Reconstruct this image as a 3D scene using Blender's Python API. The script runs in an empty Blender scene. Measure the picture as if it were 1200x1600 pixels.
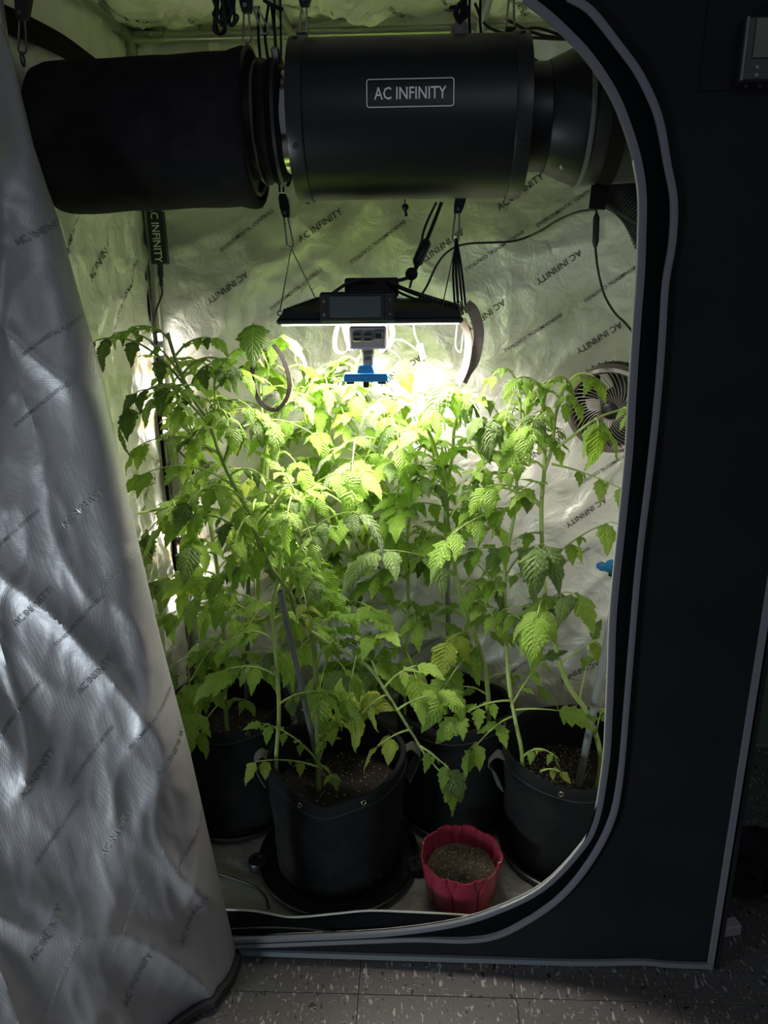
import bpy, math, random
from mathutils import Vector, Matrix, noise
import mathutils.geometry as mgeo

random.seed(7)
PI = math.pi
R = math.radians
sc = bpy.context.scene
COL = sc.collection

# ------------------------------------------------------------------ camera
FPX = 1158.1
CAM = Vector((0.008, -1.171, 1.330))
_p, _y, _r = R(17.6), R(2.406), R(-0.699)
_fw = Vector((-math.sin(_y) * math.cos(_p), math.cos(_y) * math.cos(_p), -math.sin(_p)))
_r0 = Vector((math.cos(_y), math.sin(_y), 0)); _u0 = _r0.cross(_fw)
_rt = math.cos(_r) * _r0 + math.sin(_r) * _u0
_up = -math.sin(_r) * _r0 + math.cos(_r) * _u0
cd = bpy.data.cameras.new('camera'); cam = bpy.data.objects.new('camera', cd); COL.objects.link(cam)
cd.sensor_fit = 'HORIZONTAL'; cd.sensor_width = 36.0; cd.lens = FPX / 1200 * 36.0
cd.clip_start = 0.02; cd.clip_end = 50
cam.matrix_world = Matrix(((_rt.x, _up.x, -_fw.x, CAM.x), (_rt.y, _up.y, -_fw.y, CAM.y), (_rt.z, _up.z, -_fw.z, CAM.z), (0, 0, 0, 1)))
sc.camera = cam

# ------------------------------------------------------------------ world, light, exposure
w = bpy.data.worlds.new('world'); sc.world = w; w.use_nodes = True
w.node_tree.nodes['Background'].inputs[0].default_value = (0.62, 0.72, 0.85, 1)
w.node_tree.nodes['Background'].inputs[1].default_value = 0.068

def area_light(name, loc, target, size, size_y, power, color):
    l = bpy.data.lights.new(name, 'AREA'); l.shape = 'RECTANGLE'; l.size = size; l.size_y = size_y
    l.energy = power; l.color = color
    o = bpy.data.objects.new(name, l); COL.objects.link(o); o.location = loc
    o.rotation_euler = (Vector(target) - Vector(loc)).to_track_quat('-Z', 'Y').to_euler()
    return o
area_light('ceiling_room_light', (0.6, -2.2, 2.35), (0.3, -0.2, 0.3), 1.2, 0.8, 2.9, (0.85, 0.90, 1.0))
area_light('low_flap_fill', (-1.20, -1.05, 0.30), (-0.60, -0.20, 0.0), 0.35, 0.25, 8.0, (0.80, 0.92, 1.0))  # unseen cool fill, added to brighten the lower part of the door flap

sc.view_settings.view_transform = 'Standard'; sc.view_settings.look = 'None'
sc.view_settings.gamma = 1.0; sc.view_settings.use_curve_mapping = False
sc.view_settings.exposure = 0.60
LAMP_POWER = 6.0
BOARD_WATTS = 7.0
BAR_POWER = 36.0
try:
    sc.cycles.use_denoising = True
    sc.cycles.max_bounces = 10; sc.cycles.diffuse_bounces = 5; sc.cycles.glossy_bounces = 5
    sc.cycles.transmission_bounces = 6; sc.cycles.sample_clamp_indirect = 6.0
    sc.cycles.blur_glossy = 0.5
except Exception:
    pass

# ------------------------------------------------------------------ helpers
def ray(px, py):
    return _fw + (px - 600) / FPX * _rt - (py - 800) / FPX * _up
def atY(px, py, Y):
    d = ray(px, py); return CAM + d * ((Y - CAM.y) / d.y)
def atX(px, py, X):
    d = ray(px, py); return CAM + d * ((X - CAM.x) / d.x)
def atZ(px, py, Z):
    d = ray(px, py); return CAM + d * ((Z - CAM.z) / d.z)
def proj(P):
    d = Vector(P) - CAM; z = d.dot(_fw)
    return 600 + FPX * d.dot(_rt) / z, 800 - FPX * d.dot(_up) / z
def lerp(a, b, t): return a + (b - a) * t
def interp(tab, x):
    if x <= tab[0][0]: return tab[0][1]
    for (a, b), (c, d) in zip(tab, tab[1:]):
        if x <= c: return lerp(b, d, (x - a) / (c - a))
    return tab[-1][1]
def catmull(pts, n=6):
    pts = [Vector(p) for p in pts]
    if len(pts) < 3: 
        return [pts[0].lerp(pts[-1], i / n) for i in range(n + 1)]
    P = [pts[0] * 2 - pts[1]] + pts + [pts[-1] * 2 - pts[-2]]
    out = []
    for i in range(1, len(P) - 2):
        a, b, c, d = P[i - 1:i + 3]
        for k in range(n):
            t = k / n
            out.append(0.5 * ((2 * b) + (c - a) * t + (2 * a - 5 * b + 4 * c - d) * t * t + (3 * b - a - 3 * c + d) * t ** 3))
    out.append(pts[-1]); return out
def fbm(x, y, z=0.0, o=3):
    v = 0; a = 1; f = 1
    for _ in range(o):
        v += a * noise.noise(Vector((x * f, y * f, z + 7.3 * f))); a *= 0.5; f *= 2.03
    return v
def ridge(x, y, z=0.0): return 1 - abs(noise.noise(Vector((x, y, z)))) * 2

WL = {}
class MB:
    def __init__(s): s.v = []; s.f = []; s.uv = None; s.m = []
    def add(s, vs, fs):
        b = len(s.v); s.v += [Vector(v) for v in vs]; s.f += [tuple(i + b for i in f) for f in fs]; return s
    def box(s, c, d, rot=None, bev=0.0):
        hx, hy, hz = d[0] / 2, d[1] / 2, d[2] / 2; c = Vector(c)
        if bev <= 0:
            vs = [Vector((x * hx, y * hy, z * hz)) for x in (-1, 1) for y in (-1, 1) for z in (-1, 1)]
            fs = [(0, 1, 3, 2), (4, 6, 7, 5), (0, 4, 5, 1), (2, 3, 7, 6), (0, 2, 6, 4), (1, 5, 7, 3)]
        else:
            b = min(bev, hx * .9, hy * .9, hz * .9); vs = []; fs = []; idx = {}
            for x in (-1, 1):
                for y in (-1, 1):
                    for z in (-1, 1):
                        for k in range(3):
                            p = [x * hx, y * hy, z * hz]
                            for a in range(3):
                                if a != k: p[a] -= (x, y, z)[a] * b
                            idx[(x, y, z, k)] = len(vs); vs.append(Vector(p))
            def ID(x, y, z, k): return idx[(x, y, z, k)]
            for k in range(3):
                a1, a2 = [a for a in range(3) if a != k]
                for sg in (-1, 1):
                    q = []
                    for (u, v_) in ((-1, -1), (1, -1), (1, 1), (-1, 1)):
                        t = [0, 0, 0]; t[k] = sg; t[a1] = u; t[a2] = v_; q.append(ID(*t, k))
                    if (sg > 0) == (k == 1): q.reverse()
                    fs.append(tuple(q))
            for k in range(3):
                a1, a2 = [a for a in range(3) if a != k]
                for u in (-1, 1):
                    for v_ in (-1, 1):
                        q = []
                        for e, kk in ((-1, a1), (1, a1), (1, a2), (-1, a2)):
                            t = [0, 0, 0]; t[k] = e; t[a1] = u; t[a2] = v_; q.append(ID(*t, kk))
                        fs.append(tuple(q))
            for x in (-1, 1):
                for y in (-1, 1):
                    for z in (-1, 1): fs.append(tuple(ID(x, y, z, k) for k in range(3)))
        if rot is not None: vs = [rot @ v for v in vs]
        return s.add([v + c for v in vs], fs)
    def tube(s, path, r, n=8, cap=True, flat=None):
        path = [Vector(p) for p in path]; m = len(path)
        rr = r if isinstance(r, (list, tuple)) else [r] * m
        if len(rr) != m: rr = [interp([(i / (len(rr) - 1), q) for i, q in enumerate(rr)], k / (m - 1)) for k in range(m)]
        vs = []; fs = []; t0 = (path[1] - path[0]).normalized()
        ref = Vector((0, 0, 1)) if abs(t0.z) < 0.9 else Vector((0, 1, 0))
        nx = t0.cross(ref).normalized()
        for i, p in enumerate(path):
            t = (path[min(i + 1, m - 1)] - path[max(i - 1, 0)])
            t = t.normalized() if t.length > 1e-9 else t0
            nx = (nx - t * nx.dot(t)); nx = nx.normalized() if nx.length > 1e-6 else t.orthogonal().normalized()
            ny = t.cross(nx)
            for k in range(n):
                a = 2 * PI * k / n
                vs.append(p + nx * math.cos(a) * rr[i] + ny * math.sin(a) * rr[i] * (flat or 1))
        for i in range(m - 1):
            for k in range(n):
                k2 = (k + 1) % n; fs.append((i * n + k, i * n + k2, (i + 1) * n + k2, (i + 1) * n + k))
        if cap: fs.append(tuple(range(n))[::-1]); fs.append(tuple((m - 1) * n + k for k in range(n)))
        return s.add(vs, fs)
    def cyl(s, a, b, r, n=16, r2=None, cap=True): return s.tube([a, b], [r, r if r2 is None else r2], n, cap)
    def lathe(s, prof, c, ax='Z', n=32, close=False):
        c = Vector(c); vs = []; fs = []; m = len(prof)
        for (r, h) in prof:
            for k in range(n):
                a = 2 * PI * k / n; x, y = r * math.cos(a), r * math.sin(a)
                vs.append(c + (Vector((x, y, h)) if ax == 'Z' else Vector((h, x, y)) if ax == 'X' else Vector((x, h, y))))
        for i in range(m - 1 + (1 if close else 0)):
            i2 = (i + 1) % m
            for k in range(n):
                k2 = (k + 1) % n; fs.append((i * n + k, i * n + k2, i2 * n + k2, i2 * n + k))
        return s.add(vs, fs)
    def ribbon(s, path, width, side, th=0.0015):
        path = [Vector(p) for p in path]; vs = []; fs = []; m = len(path)
        for i, p in enumerate(path):
            t = (path[min(i + 1, m - 1)] - path[max(i - 1, 0)]).normalized()
            sd = side(i / (m - 1), t) if callable(side) else Vector(side)
            sd = (sd - t * sd.dot(t)).normalized(); nn = t.cross(sd)
            for a, b in ((-1, -1), (1, -1), (1, 1), (-1, 1)): vs.append(p + sd * a * width / 2 + nn * b * th / 2)
        for i in range(m - 1):
            for k in range(4):
                k2 = (k + 1) % 4; fs.append((i * 4 + k, i * 4 + k2, (i + 1) * 4 + k2, (i + 1) * 4 + k))
        fs.append((3, 2, 1, 0)); fs.append(tuple((m - 1) * 4 + k for k in range(4)))
        return s.add(vs, fs)
    def sphere(s, c, r, n=10, sq=(1, 1, 1)):
        prof = [(max(1e-5, r * math.sin(PI * i / (n // 2 + 1))), -r * math.cos(PI * i / (n // 2 + 1))) for i in range(n // 2 + 2)]
        b = len(s.v); s.lathe(prof, (0, 0, 0), 'Z', n); c = Vector(c)
        for i in range(b, len(s.v)): v = s.v[i]; s.v[i] = Vector((v.x * sq[0], v.y * sq[1], v.z * sq[2])) + c
        return s
    def torus(s, c, R_, r, nrm=(0, 0, 1), n=20, m=6):
        q = Vector(nrm).to_track_quat('Z', 'Y'); b = len(s.v)
        s.lathe([(R_ + r * math.cos(2 * PI * k / m), r * math.sin(2 * PI * k / m)) for k in range(m)], (0, 0, 0), 'Z', n, close=True)
        for i in range(b, len(s.v)): s.v[i] = (q @ s.v[i]) + Vector(c)
        return s
    def grid(s, fn, nu, nv):
        vs = [fn(i / nu, j / nv) for j in range(nv + 1) for i in range(nu + 1)]
        fs = [(j * (nu + 1) + i, j * (nu + 1) + i + 1, (j + 1) * (nu + 1) + i + 1, (j + 1) * (nu + 1) + i) for j in range(nv) for i in range(nu)]
        return s.add(vs, fs)
    def build(s, name, mat, parent=None, smooth=True, label=None, uvs=None):
        pl = WL.get(parent.name, Vector()) if parent else Vector()
        lo = Vector([min(v[i] for v in s.v) for i in range(3)]); hi = Vector([max(v[i] for v in s.v) for i in range(3)])
        c = Vector(((lo.x + hi.x) / 2, (lo.y + hi.y) / 2, lo.z))
        me = bpy.data.meshes.new(name); me.from_pydata([v - c for v in s.v], [], s.f)
        if smooth: me.shade_smooth()
        if smooth == 'auto' or smooth is True:
            try: me.set_sharp_from_angle(angle=R(40))
            except Exception: pass
        if uvs is not None:
            ul = me.uv_layers.new(name='UVMap')
            for l in me.loops: ul.data[l.index].uv = uvs[l.vertex_index]
        if mat: me.materials.append(mat)
        me.update()
        o = bpy.data.objects.new(name, me); COL.objects.link(o)
        if parent: o.parent = parent
        o.location = c - pl; WL[o.name] = c
        if label: o['label'] = label
        return o

def tag(o, label, cat, group=None, kind=None):
    o['label'] = label; o['category'] = cat
    if group: o['group'] = group
    if kind: o['kind'] = kind
    return o
def thing(name, loc, label, cat, group=None):
    o = bpy.data.objects.new(name, None); COL.objects.link(o); o.location = loc; o.empty_display_size = 0.05
    WL[o.name] = Vector(loc); return tag(o, label, cat, group)

# ------------------------------------------------------------------ materials
def mat(name, base=(.5, .5, .5), rough=.5, metal=0.0, spec=.5, bump=None, noise_col=None, emit=None, coat=0.0, alpha=None, trans=0.0):
    m = bpy.data.materials.new(name); m.use_nodes = True; nt = m.node_tree; b = nt.nodes['Principled BSDF']
    b.inputs['Base Color'].default_value = (*base, 1); b.inputs['Roughness'].default_value = rough
    b.inputs['Metallic'].default_value = metal; b.inputs['Specular IOR Level'].default_value = spec
    b.inputs['Coat Weight'].default_value = coat; b.inputs['Transmission Weight'].default_value = trans
    if emit: b.inputs['Emission Color'].default_value = (*emit[0], 1); b.inputs['Emission Strength'].default_value = emit[1]
    tc = nt.nodes.new('ShaderNodeTexCoord')
    if bump:   # (scale, strength, distance)
        n = nt.nodes.new('ShaderNodeTexNoise'); n.inputs['Scale'].default_value = bump[0]; n.inputs['Detail'].default_value = 4
        nt.links.new(tc.outputs['Object'], n.inputs['Vector'])
        bp = nt.nodes.new('ShaderNodeBump'); bp.inputs['Strength'].default_value = bump[1]; bp.inputs['Distance'].default_value = bump[2]
        nt.links.new(n.outputs['Fac'], bp.inputs['Height']); nt.links.new(bp.outputs['Normal'], b.inputs['Normal'])
    if noise_col:   # (scale, colour2, lo, hi)
        n = nt.nodes.new('ShaderNodeTexNoise'); n.inputs['Scale'].default_value = noise_col[0]; n.inputs['Detail'].default_value = 5
        nt.links.new(tc.outputs['Object'], n.inputs['Vector'])
        r = nt.nodes.new('ShaderNodeMapRange'); r.inputs[1].default_value = noise_col[2]; r.inputs[2].default_value = noise_col[3]
        mx = nt.nodes.new('ShaderNodeMix'); mx.data_type = 'RGBA'
        mx.inputs[6].default_value = (*base, 1); mx.inputs[7].default_value = (*noise_col[1], 1)
        nt.links.new(n.outputs['Fac'], r.inputs[0]); nt.links.new(r.outputs[0], mx.inputs[0]); nt.links.new(mx.outputs[2], b.inputs['Base Color'])
    return m

def lining_mat(name, base, rough, metal, weave=420.0, crinkle=22.0, cs=.35):
    m = mat(name, base, rough, metal); nt = m.node_tree; b = nt.nodes['Principled BSDF']
    tc = nt.nodes.new('ShaderNodeTexCoord')
    vo = nt.nodes.new('ShaderNodeTexVoronoi'); vo.inputs['Scale'].default_value = weave; vo.inputs['Randomness'].default_value = 0.0
    nz = nt.nodes.new('ShaderNodeTexNoise'); nz.inputs['Scale'].default_value = crinkle; nz.inputs['Detail'].default_value = 6; nz.inputs['Distortion'].default_value = .6
    for x in (vo, nz): nt.links.new(tc.outputs['Object'], x.inputs['Vector'])
    b1 = nt.nodes.new('ShaderNodeBump'); b1.inputs['Strength'].default_value = .35; b1.inputs['Distance'].default_value = .0009
    b2 = nt.nodes.new('ShaderNodeBump'); b2.inputs['Strength'].default_value = cs; b2.inputs['Distance'].default_value = .012
    nt.links.new(vo.outputs['Distance'], b1.inputs['Height']); nt.links.new(nz.outputs['Fac'], b2.inputs['Height'])
    nt.links.new(b2.outputs['Normal'], b1.inputs['Normal']); nt.links.new(b1.outputs['Normal'], b.inputs['Normal'])
    return m
M = {}
M['lining'] = lining_mat('silver_lining', (.88, .86, .82), .50, .55, cs=.75)
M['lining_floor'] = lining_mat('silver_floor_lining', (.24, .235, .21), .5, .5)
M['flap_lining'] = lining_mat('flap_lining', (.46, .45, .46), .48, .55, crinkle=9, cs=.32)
M['ink'] = mat('printed_ink', (.06, .06, .055), .45, .3)
M['ink_flap'] = mat('faded_ink', (.24, .235, .24), .5, .5)
M['ink_light'] = mat('printed_ink_bright', (.62, .64, .62), .3, .4)
M['canvas'] = mat('black_canvas', (.0065, .0065, .0085), .85, spec=.25, bump=(900, .3, .0006), noise_col=(6, (.011, .011, .014), .35, .7))
M['black_zip'] = mat('black_zip_cover', (.003, .004, .005), .9, spec=.08, bump=(700, .2, .0004))
M['grey_trim'] = mat('grey_binding', (.14, .155, .165), .7, bump=(600, .4, .0006))
M['lilac_trim'] = mat('lilac_grey_binding', (.155, .157, .175), .7, bump=(600, .4, .0006))
M['zip_white'] = mat('zip_teeth', (.55, .56, .50), .4, .3)
M['pole'] = mat('pole_metal', (.42, .43, .36), .32, .8)
M['connector'] = mat('connector_metal', (.33, .34, .27), .4, .7)
M['chrome'] = mat('chrome', (.42, .40, .38), .25, 1.0)
M['black_plastic'] = mat('black_plastic', (.012, .012, .014), .42)
M['black_matte'] = mat('black_matte', (.008, .008, .010), .7)
M['rope'] = mat('black_rope', (.010, .010, .013), .9, bump=(500, .5, .001))
M['felt'] = mat('filter_felt', (.010, .0095, .011), .95, spec=.15, bump=(260, .6, .002), noise_col=(30, (.017, .0155, .016), .4, .7))
M['fan_paint'] = mat('fan_paint', (.008, .0085, .0098), .40, .2, spec=.5, bump=(500, .05, .0003))
M['fan_band'] = mat('fan_band', (.030, .031, .030), .35, .5)
M['white_print'] = mat('white_print', (.85, .87, .86), .5, emit=None)
M['duct'] = mat('black_duct', (.020, .020, .019), .45, bump=(60, .3, .002))
M['duct_grey'] = mat('grey_ring', (.16, .17, .16), .4, .4)
M['steel'] = mat('bare_steel', (.55, .56, .55), .14, 1.0)
M['strap_brown'] = mat('brown_webbing', (.23, .185, .165), .8, bump=(350, .6, .0012))
M['strap_black'] = mat('black_webbing', (.012, .010, .009), .9, spec=.15, bump=(350, .6, .0012))
M['screen'] = mat('lcd_screen', (.060, .078, .082), .25, coat=.3)
M['screen_green'] = mat('controller_screen', (.055, .072, .050), .3)
M['blue'] = mat('blue_print', (.02, .25, .62), .5, bump=(200, .3, .0006))
M['white_case'] = mat('white_case', (.36, .33, .34), .5, spec=.3)
M['cable'] = mat('black_cable', (.010, .010, .011), .5)
M['grey_cable'] = mat('grey_cable', (.30, .28, .27), .5)
M['fabric_pot'] = mat('fabric_pot', (.011, .013, .014), .95, spec=.12, bump=(240, .7, .0022), noise_col=(14, (.024, .022, .021), .45, .75))
M['pot_hem'] = mat('pot_hem', (.015, .0165, .0175), .95, spec=.12, bump=(240, .6, .0018))
M['stitch'] = mat('pot_stitch', (.055, .058, .058), .8)
M['grommet'] = mat('grommet', (.30, .29, .22), .35, 1.0)
M['tab'] = mat('pot_handle', (.10, .098, .098), .85, bump=(260, .5, .0012))
M['saucer'] = mat('black_saucer', (.010, .010, .011), .38)
M['soil'] = mat('soil', (.020, .012, .009), .95, bump=(160, 1.0, .006), noise_col=(90, (.012, .008, .006), .35, .65))
M['perlite'] = mat('perlite', (.55, .48, .38), .8)
M['red_pot'] = mat('red_pot', (.26, .024, .046), .28, spec=.5)
M['red_soil'] = mat('dry_soil', (.075, .062, .040), .95, bump=(180, 1.0, .004), noise_col=(110, (.03, .024, .016), .35, .65))
M['stake'] = mat('grey_stake', (.30, .31, .33), .35, .3)
M['stake_in'] = mat('stake_bore', (.02, .02, .02), .8)
M['clear_stake'] = mat('pale_grey_stake', (.30, .32, .33), .3, .1)
M['fan_body'] = mat('clip_fan_plastic', (.055, .046, .043), .42)
M['fan_ring'] = mat('clip_fan_ring', (.30, .25, .23), .3, .5)
M['grille'] = mat('clip_fan_grille', (.34, .30, .28), .32, .4)
M['floor_gap'] = mat('tile_joint', (.012, .011, .010), .9)
M['wall_green'] = mat('green_wall', (.10, .15, .095), .8, bump=(90, .2, .001))
M['trim_green'] = mat('pale_green_trim', (.14, .16, .11), .7)
M['room'] = mat('room_wall', (.20, .21, .20), .9)
M['flower'] = mat('flower_yellow', (.75, .55, .04), .6)
M['diode'] = mat('led_board', (.9, .9, .9), .5, emit=((1.0, .92, .85), LAMP_POWER))
M['bar_diode'] = mat('led_strip', (.9, .9, .9), .5, emit=((1.0, .97, .90), BAR_POWER))
M['bar_warm'] = mat('led_strip_warm', (.9, .8, .6), .5, emit=((1.0, .62, .28), BAR_POWER * .6))

def leaf_mat(name, c1, c2, tr, yellow=None):
    m = bpy.data.materials.new(name); m.use_nodes = True; nt = m.node_tree; N = nt.nodes; L = nt.links
    N.remove(N['Principled BSDF']); out = N['Material Output']
    uv = N.new('ShaderNodeUVMap'); sep = N.new('ShaderNodeSeparateXYZ'); L.new(uv.outputs[0], sep.inputs[0])
    def math_(op, a, b=None, c=None):
        n = N.new('ShaderNodeMath'); n.operation = op
        for i, x in enumerate((a, b, c)):
            if x is None: continue
            if isinstance(x, (int, float)): n.inputs[i].default_value = x
            else: L.new(x, n.inputs[i])
        return n.outputs[0]
    au = math_('ABSOLUTE', sep.outputs[0])                       # 0 on midrib .. 1 at edge
    lat = math_('MULTIPLY_ADD', sep.outputs[1], 9.0, math_('MULTIPLY', au, -2.2))
    fr = math_('ABSOLUTE', math_('SUBTRACT', math_('FRACT', lat), .5))   # 0..0.5, 0 at vein
    vein = math_('SUBTRACT', 1.0, math_('MINIMUM', math_('MULTIPLY', fr, 9.0), 1.0))
    mid = math_('SUBTRACT', 1.0, math_('MINIMUM', math_('MULTIPLY', au, 16.0), 1.0))
    vv = math_('MAXIMUM', math_('MULTIPLY', vein, .6), mid)
    tc = N.new('ShaderNodeTexCoord'); nz = N.new('ShaderNodeTexNoise'); nz.inputs['Scale'].default_value = 3.0; L.new(tc.outputs['Object'], nz.inputs['Vector'])
    oi = N.new('ShaderNodeObjectInfo')
    fac = math_('MULTIPLY_ADD', nz.outputs['Fac'], .5, math_('MULTIPLY', oi.outputs['Random'], .6))
    mx = N.new('ShaderNodeMix'); mx.data_type = 'RGBA'; L.new(fac, mx.inputs[0]); mx.inputs[6].default_value = (*c1, 1); mx.inputs[7].default_value = (*c2, 1)
    mv = N.new('ShaderNodeMix'); mv.data_type = 'RGBA'; L.new(math_('MULTIPLY', vv, .30), mv.inputs[0]); L.new(mx.outputs[2], mv.inputs[6]); mv.inputs[7].default_value = (.42, .55, .18, 1)
    col = mv.outputs[2]
    if yellow:
        e = N.new('ShaderNodeMix'); e.data_type = 'RGBA'; L.new(math_('MULTIPLY', math_('POWER', au, 2.0), yellow), e.inputs[0]); L.new(col, e.inputs[6]); e.inputs[7].default_value = (.40, .42, .05, 1); col = e.outputs[2]
    n2 = N.new('ShaderNodeTexNoise'); n2.inputs['Scale'].default_value = 14.0; L.new(tc.outputs['Object'], n2.inputs['Vector'])
    h = math_('ADD', math_('MULTIPLY', fr, 1.0), math_('MULTIPLY_ADD', mid, -.4, n2.outputs['Fac']))
    bp = N.new('ShaderNodeBump'); bp.inputs['Strength'].default_value = .40; bp.inputs['Distance'].default_value = .03; L.new(h, bp.inputs['Height'])
    p = N.new('ShaderNodeBsdfPrincipled'); p.inputs['Roughness'].default_value = .5; p.inputs['Specular IOR Level'].default_value = .5
    p.inputs['Sheen Weight'].default_value = .25; p.inputs['Sheen Roughness'].default_value = .4
    L.new(col, p.inputs['Base Color']); L.new(bp.outputs[0], p.inputs['Normal'])
    t = N.new('ShaderNodeBsdfTranslucent'); g = N.new('ShaderNodeMix'); g.data_type = 'RGBA'; g.blend_type = 'MULTIPLY'; g.inputs[0].default_value = 1
    L.new(col, g.inputs[6]); g.inputs[7].default_value = (1.65, 1.6, 1.1, 1); L.new(g.outputs[2], t.inputs[0]); L.new(bp.outputs[0], t.inputs['Normal'])
    ms = N.new('ShaderNodeMixShader'); ms.inputs[0].default_value = tr; L.new(p.outputs[0], ms.inputs[1]); L.new(t.outputs[0], ms.inputs[2]); L.new(ms.outputs[0], out.inputs[0])
    return m
M['leaf'] = leaf_mat('tomato_leaf', (.20, .36, .035), (.30, .46, .075), .45)
M['leaf_dark'] = leaf_mat('tomato_leaf_dark', (.080, .145, .030), (.125, .205, .045), .40)
M['leaf_yellow'] = leaf_mat('tomato_leaf_yellowing', (.26, .38, .04), (.36, .44, .06), .40, yellow=.6)
M['stem'] = mat('tomato_stem', (.44, .54, .17), .5, noise_col=(25, (.32, .44, .10), .35, .7))
M['stem_dark'] = mat('tomato_stem_dark', (.22, .30, .09), .5, noise_col=(25, (.34, .44, .14), .35, .7))

# ------------------------------------------------------------------ text
_TX = {}
def text_mesh(body):
    if body in _TX: return _TX[body]
    c = bpy.data.curves.new('t', 'FONT'); c.body = body; c.size = 1.0; c.resolution_u = 2; c.fill_mode = 'FRONT'; c.offset = .008
    o = bpy.data.objects.new('t', c); COL.objects.link(o)
    dg = bpy.context.evaluated_depsgraph_get(); dg.update()
    me = bpy.data.meshes.new_from_object(o.evaluated_get(dg))
    vs = [v.co.copy() for v in me.vertices]; fs = [tuple(p.vertices) for p in me.polygons]
    bpy.data.objects.remove(o); bpy.data.curves.remove(c); bpy.data.meshes.remove(me)
    lo = min(v.x for v in vs); hi = max(v.x for v in vs); lo2 = min(v.y for v in vs); hi2 = max(v.y for v in vs)
    vs = [((v.x - (lo + hi) / 2), (v.y - (lo2 + hi2) / 2)) for v in vs]
    _TX[body] = (vs, fs, hi - lo, hi2 - lo2); return _TX[body]
def put_text(mb, body, width, fn, ang=0.0, stretch=1.0):
    """fn(a, b) -> world point, a and b in metres around the text centre"""
    vs, fs, w_, h_ = text_mesh(body); k = width / w_; ca, sa = math.cos(ang), math.sin(ang)
    mb.add([fn(x * k * ca - y * k * stretch * sa, x * k * sa + y * k * stretch * ca) for x, y in vs], fs)

# ================================================================== ROOM
TW, TD, TH = 0.61, 0.61, 1.848          # tent half width, depth, height
fl = thing('floor', (0, 0, 0), 'x', 'x'); del fl['label']; del fl['category']; fl['kind'] = 'structure'
MB().box((0.2, -0.2, -0.012), (4.2, 4.4, 0.02)).build('subfloor', M['floor_gap'], fl, smooth=False)
def tile_mat():
    m = mat('vinyl_tile', (.052, .047, .045), .42); nt = m.node_tree; N = nt.nodes; L = nt.links; b = N['Principled BSDF']
    tc = N.new('ShaderNodeTexCoord'); mp = N.new('ShaderNodeMapping'); L.new(tc.outputs['Object'], mp.inputs[0])
    oi = N.new('ShaderNodeObjectInfo'); cb = N.new('ShaderNodeCombineXYZ'); mu = N.new('ShaderNodeMath'); mu.operation = 'MULTIPLY'; mu.inputs[1].default_value = 9.0
    L.new(oi.outputs['Random'], mu.inputs[0]); L.new(mu.outputs[0], cb.inputs[2]); L.new(mu.outputs[0], cb.inputs[0]); L.new(cb.outputs[0], mp.inputs['Location'])
    last = None
    prev = None
    for sx, sy, thr, colr, seed in ((170, 46, .69, (.30, .28, .25), 0.0), (120, 60, .72, (.006, .006, .006), 5.0), (75, 200, .71, (.20, .18, .16), 9.0)):
        m2 = N.new('ShaderNodeMapping'); m2.inputs['Scale'].default_value = (sx, sy, 1); m2.inputs['Location'].default_value = (seed, seed, seed); m2.inputs['Rotation'].default_value = (0, 0, .25)
        L.new(mp.outputs[0], m2.inputs[0]); nz = N.new('ShaderNodeTexNoise'); nz.inputs['Scale'].default_value = 1.0; nz.inputs['Detail'].default_value = 1.5
        L.new(m2.outputs[0], nz.inputs['Vector']); mr = N.new('ShaderNodeMapRange'); mr.inputs[1].default_value = thr - .05; mr.inputs[2].default_value = thr - .02
        L.new(nz.outputs['Fac'], mr.inputs[0]); mx = N.new('ShaderNodeMix'); mx.data_type = 'RGBA'; L.new(mr.outputs[0], mx.inputs[0])
        if prev is None: mx.inputs[6].default_value = (.080, .073, .070, 1)
        else: L.new(prev, mx.inputs[6])
        mx.inputs[7].default_value = (*colr, 1); prev = mx.outputs[2]
    L.new(prev, b.inputs['Base Color']); return m
M['tile'] = tile_mat()
s0 = atZ(560, 1553, 0); TS = 0.305
tile_me = None
for i in range(-5, 7):
    for j in range(-4, 6):
        x0 = s0.x + i * TS; y0 = s0.y + j * TS
        if y0 > 1.6 or y0 < -1.4 or x0 < -1.6 or x0 > 1.9: continue
        if x0 > -.6 and x0 + TS < .6 and y0 > .1 and y0 < .2: continue
        if tile_me is None:
            t = MB().box((x0 + TS / 2, y0 + TS / 2, -0.0015), (TS - .0012, TS - .0012, .003), bev=.0006).build('floor_tile', M['tile'], fl, smooth=False); tile_me = t
        else:
            t = tile_me.copy(); COL.objects.link(t); t.location = (x0 + TS / 2, y0 + TS / 2, tile_me.location.z)
# green wall beside the tent with a pale skirting line
g0 = atZ(1180, 1168, 0)
wr = MB().box((g0.x + .75, g0.y + .06, 1.2), (1.7, .1, 2.4)).build('wall_right', M['wall_green'], smooth=False); wr['kind'] = 'structure'
bb = MB().box((g0.x + .75, g0.y + .003, .006), (1.7, .012, .012), bev=.002).build('baseboard_right', M['trim_green'], smooth=False); bb['kind'] = 'structure'
wb = MB().box((0.2, 1.85, 1.2), (4.2, .1, 2.4)).build('wall_back', M['room'], smooth=False); wb['kind'] = 'structure'

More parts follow.
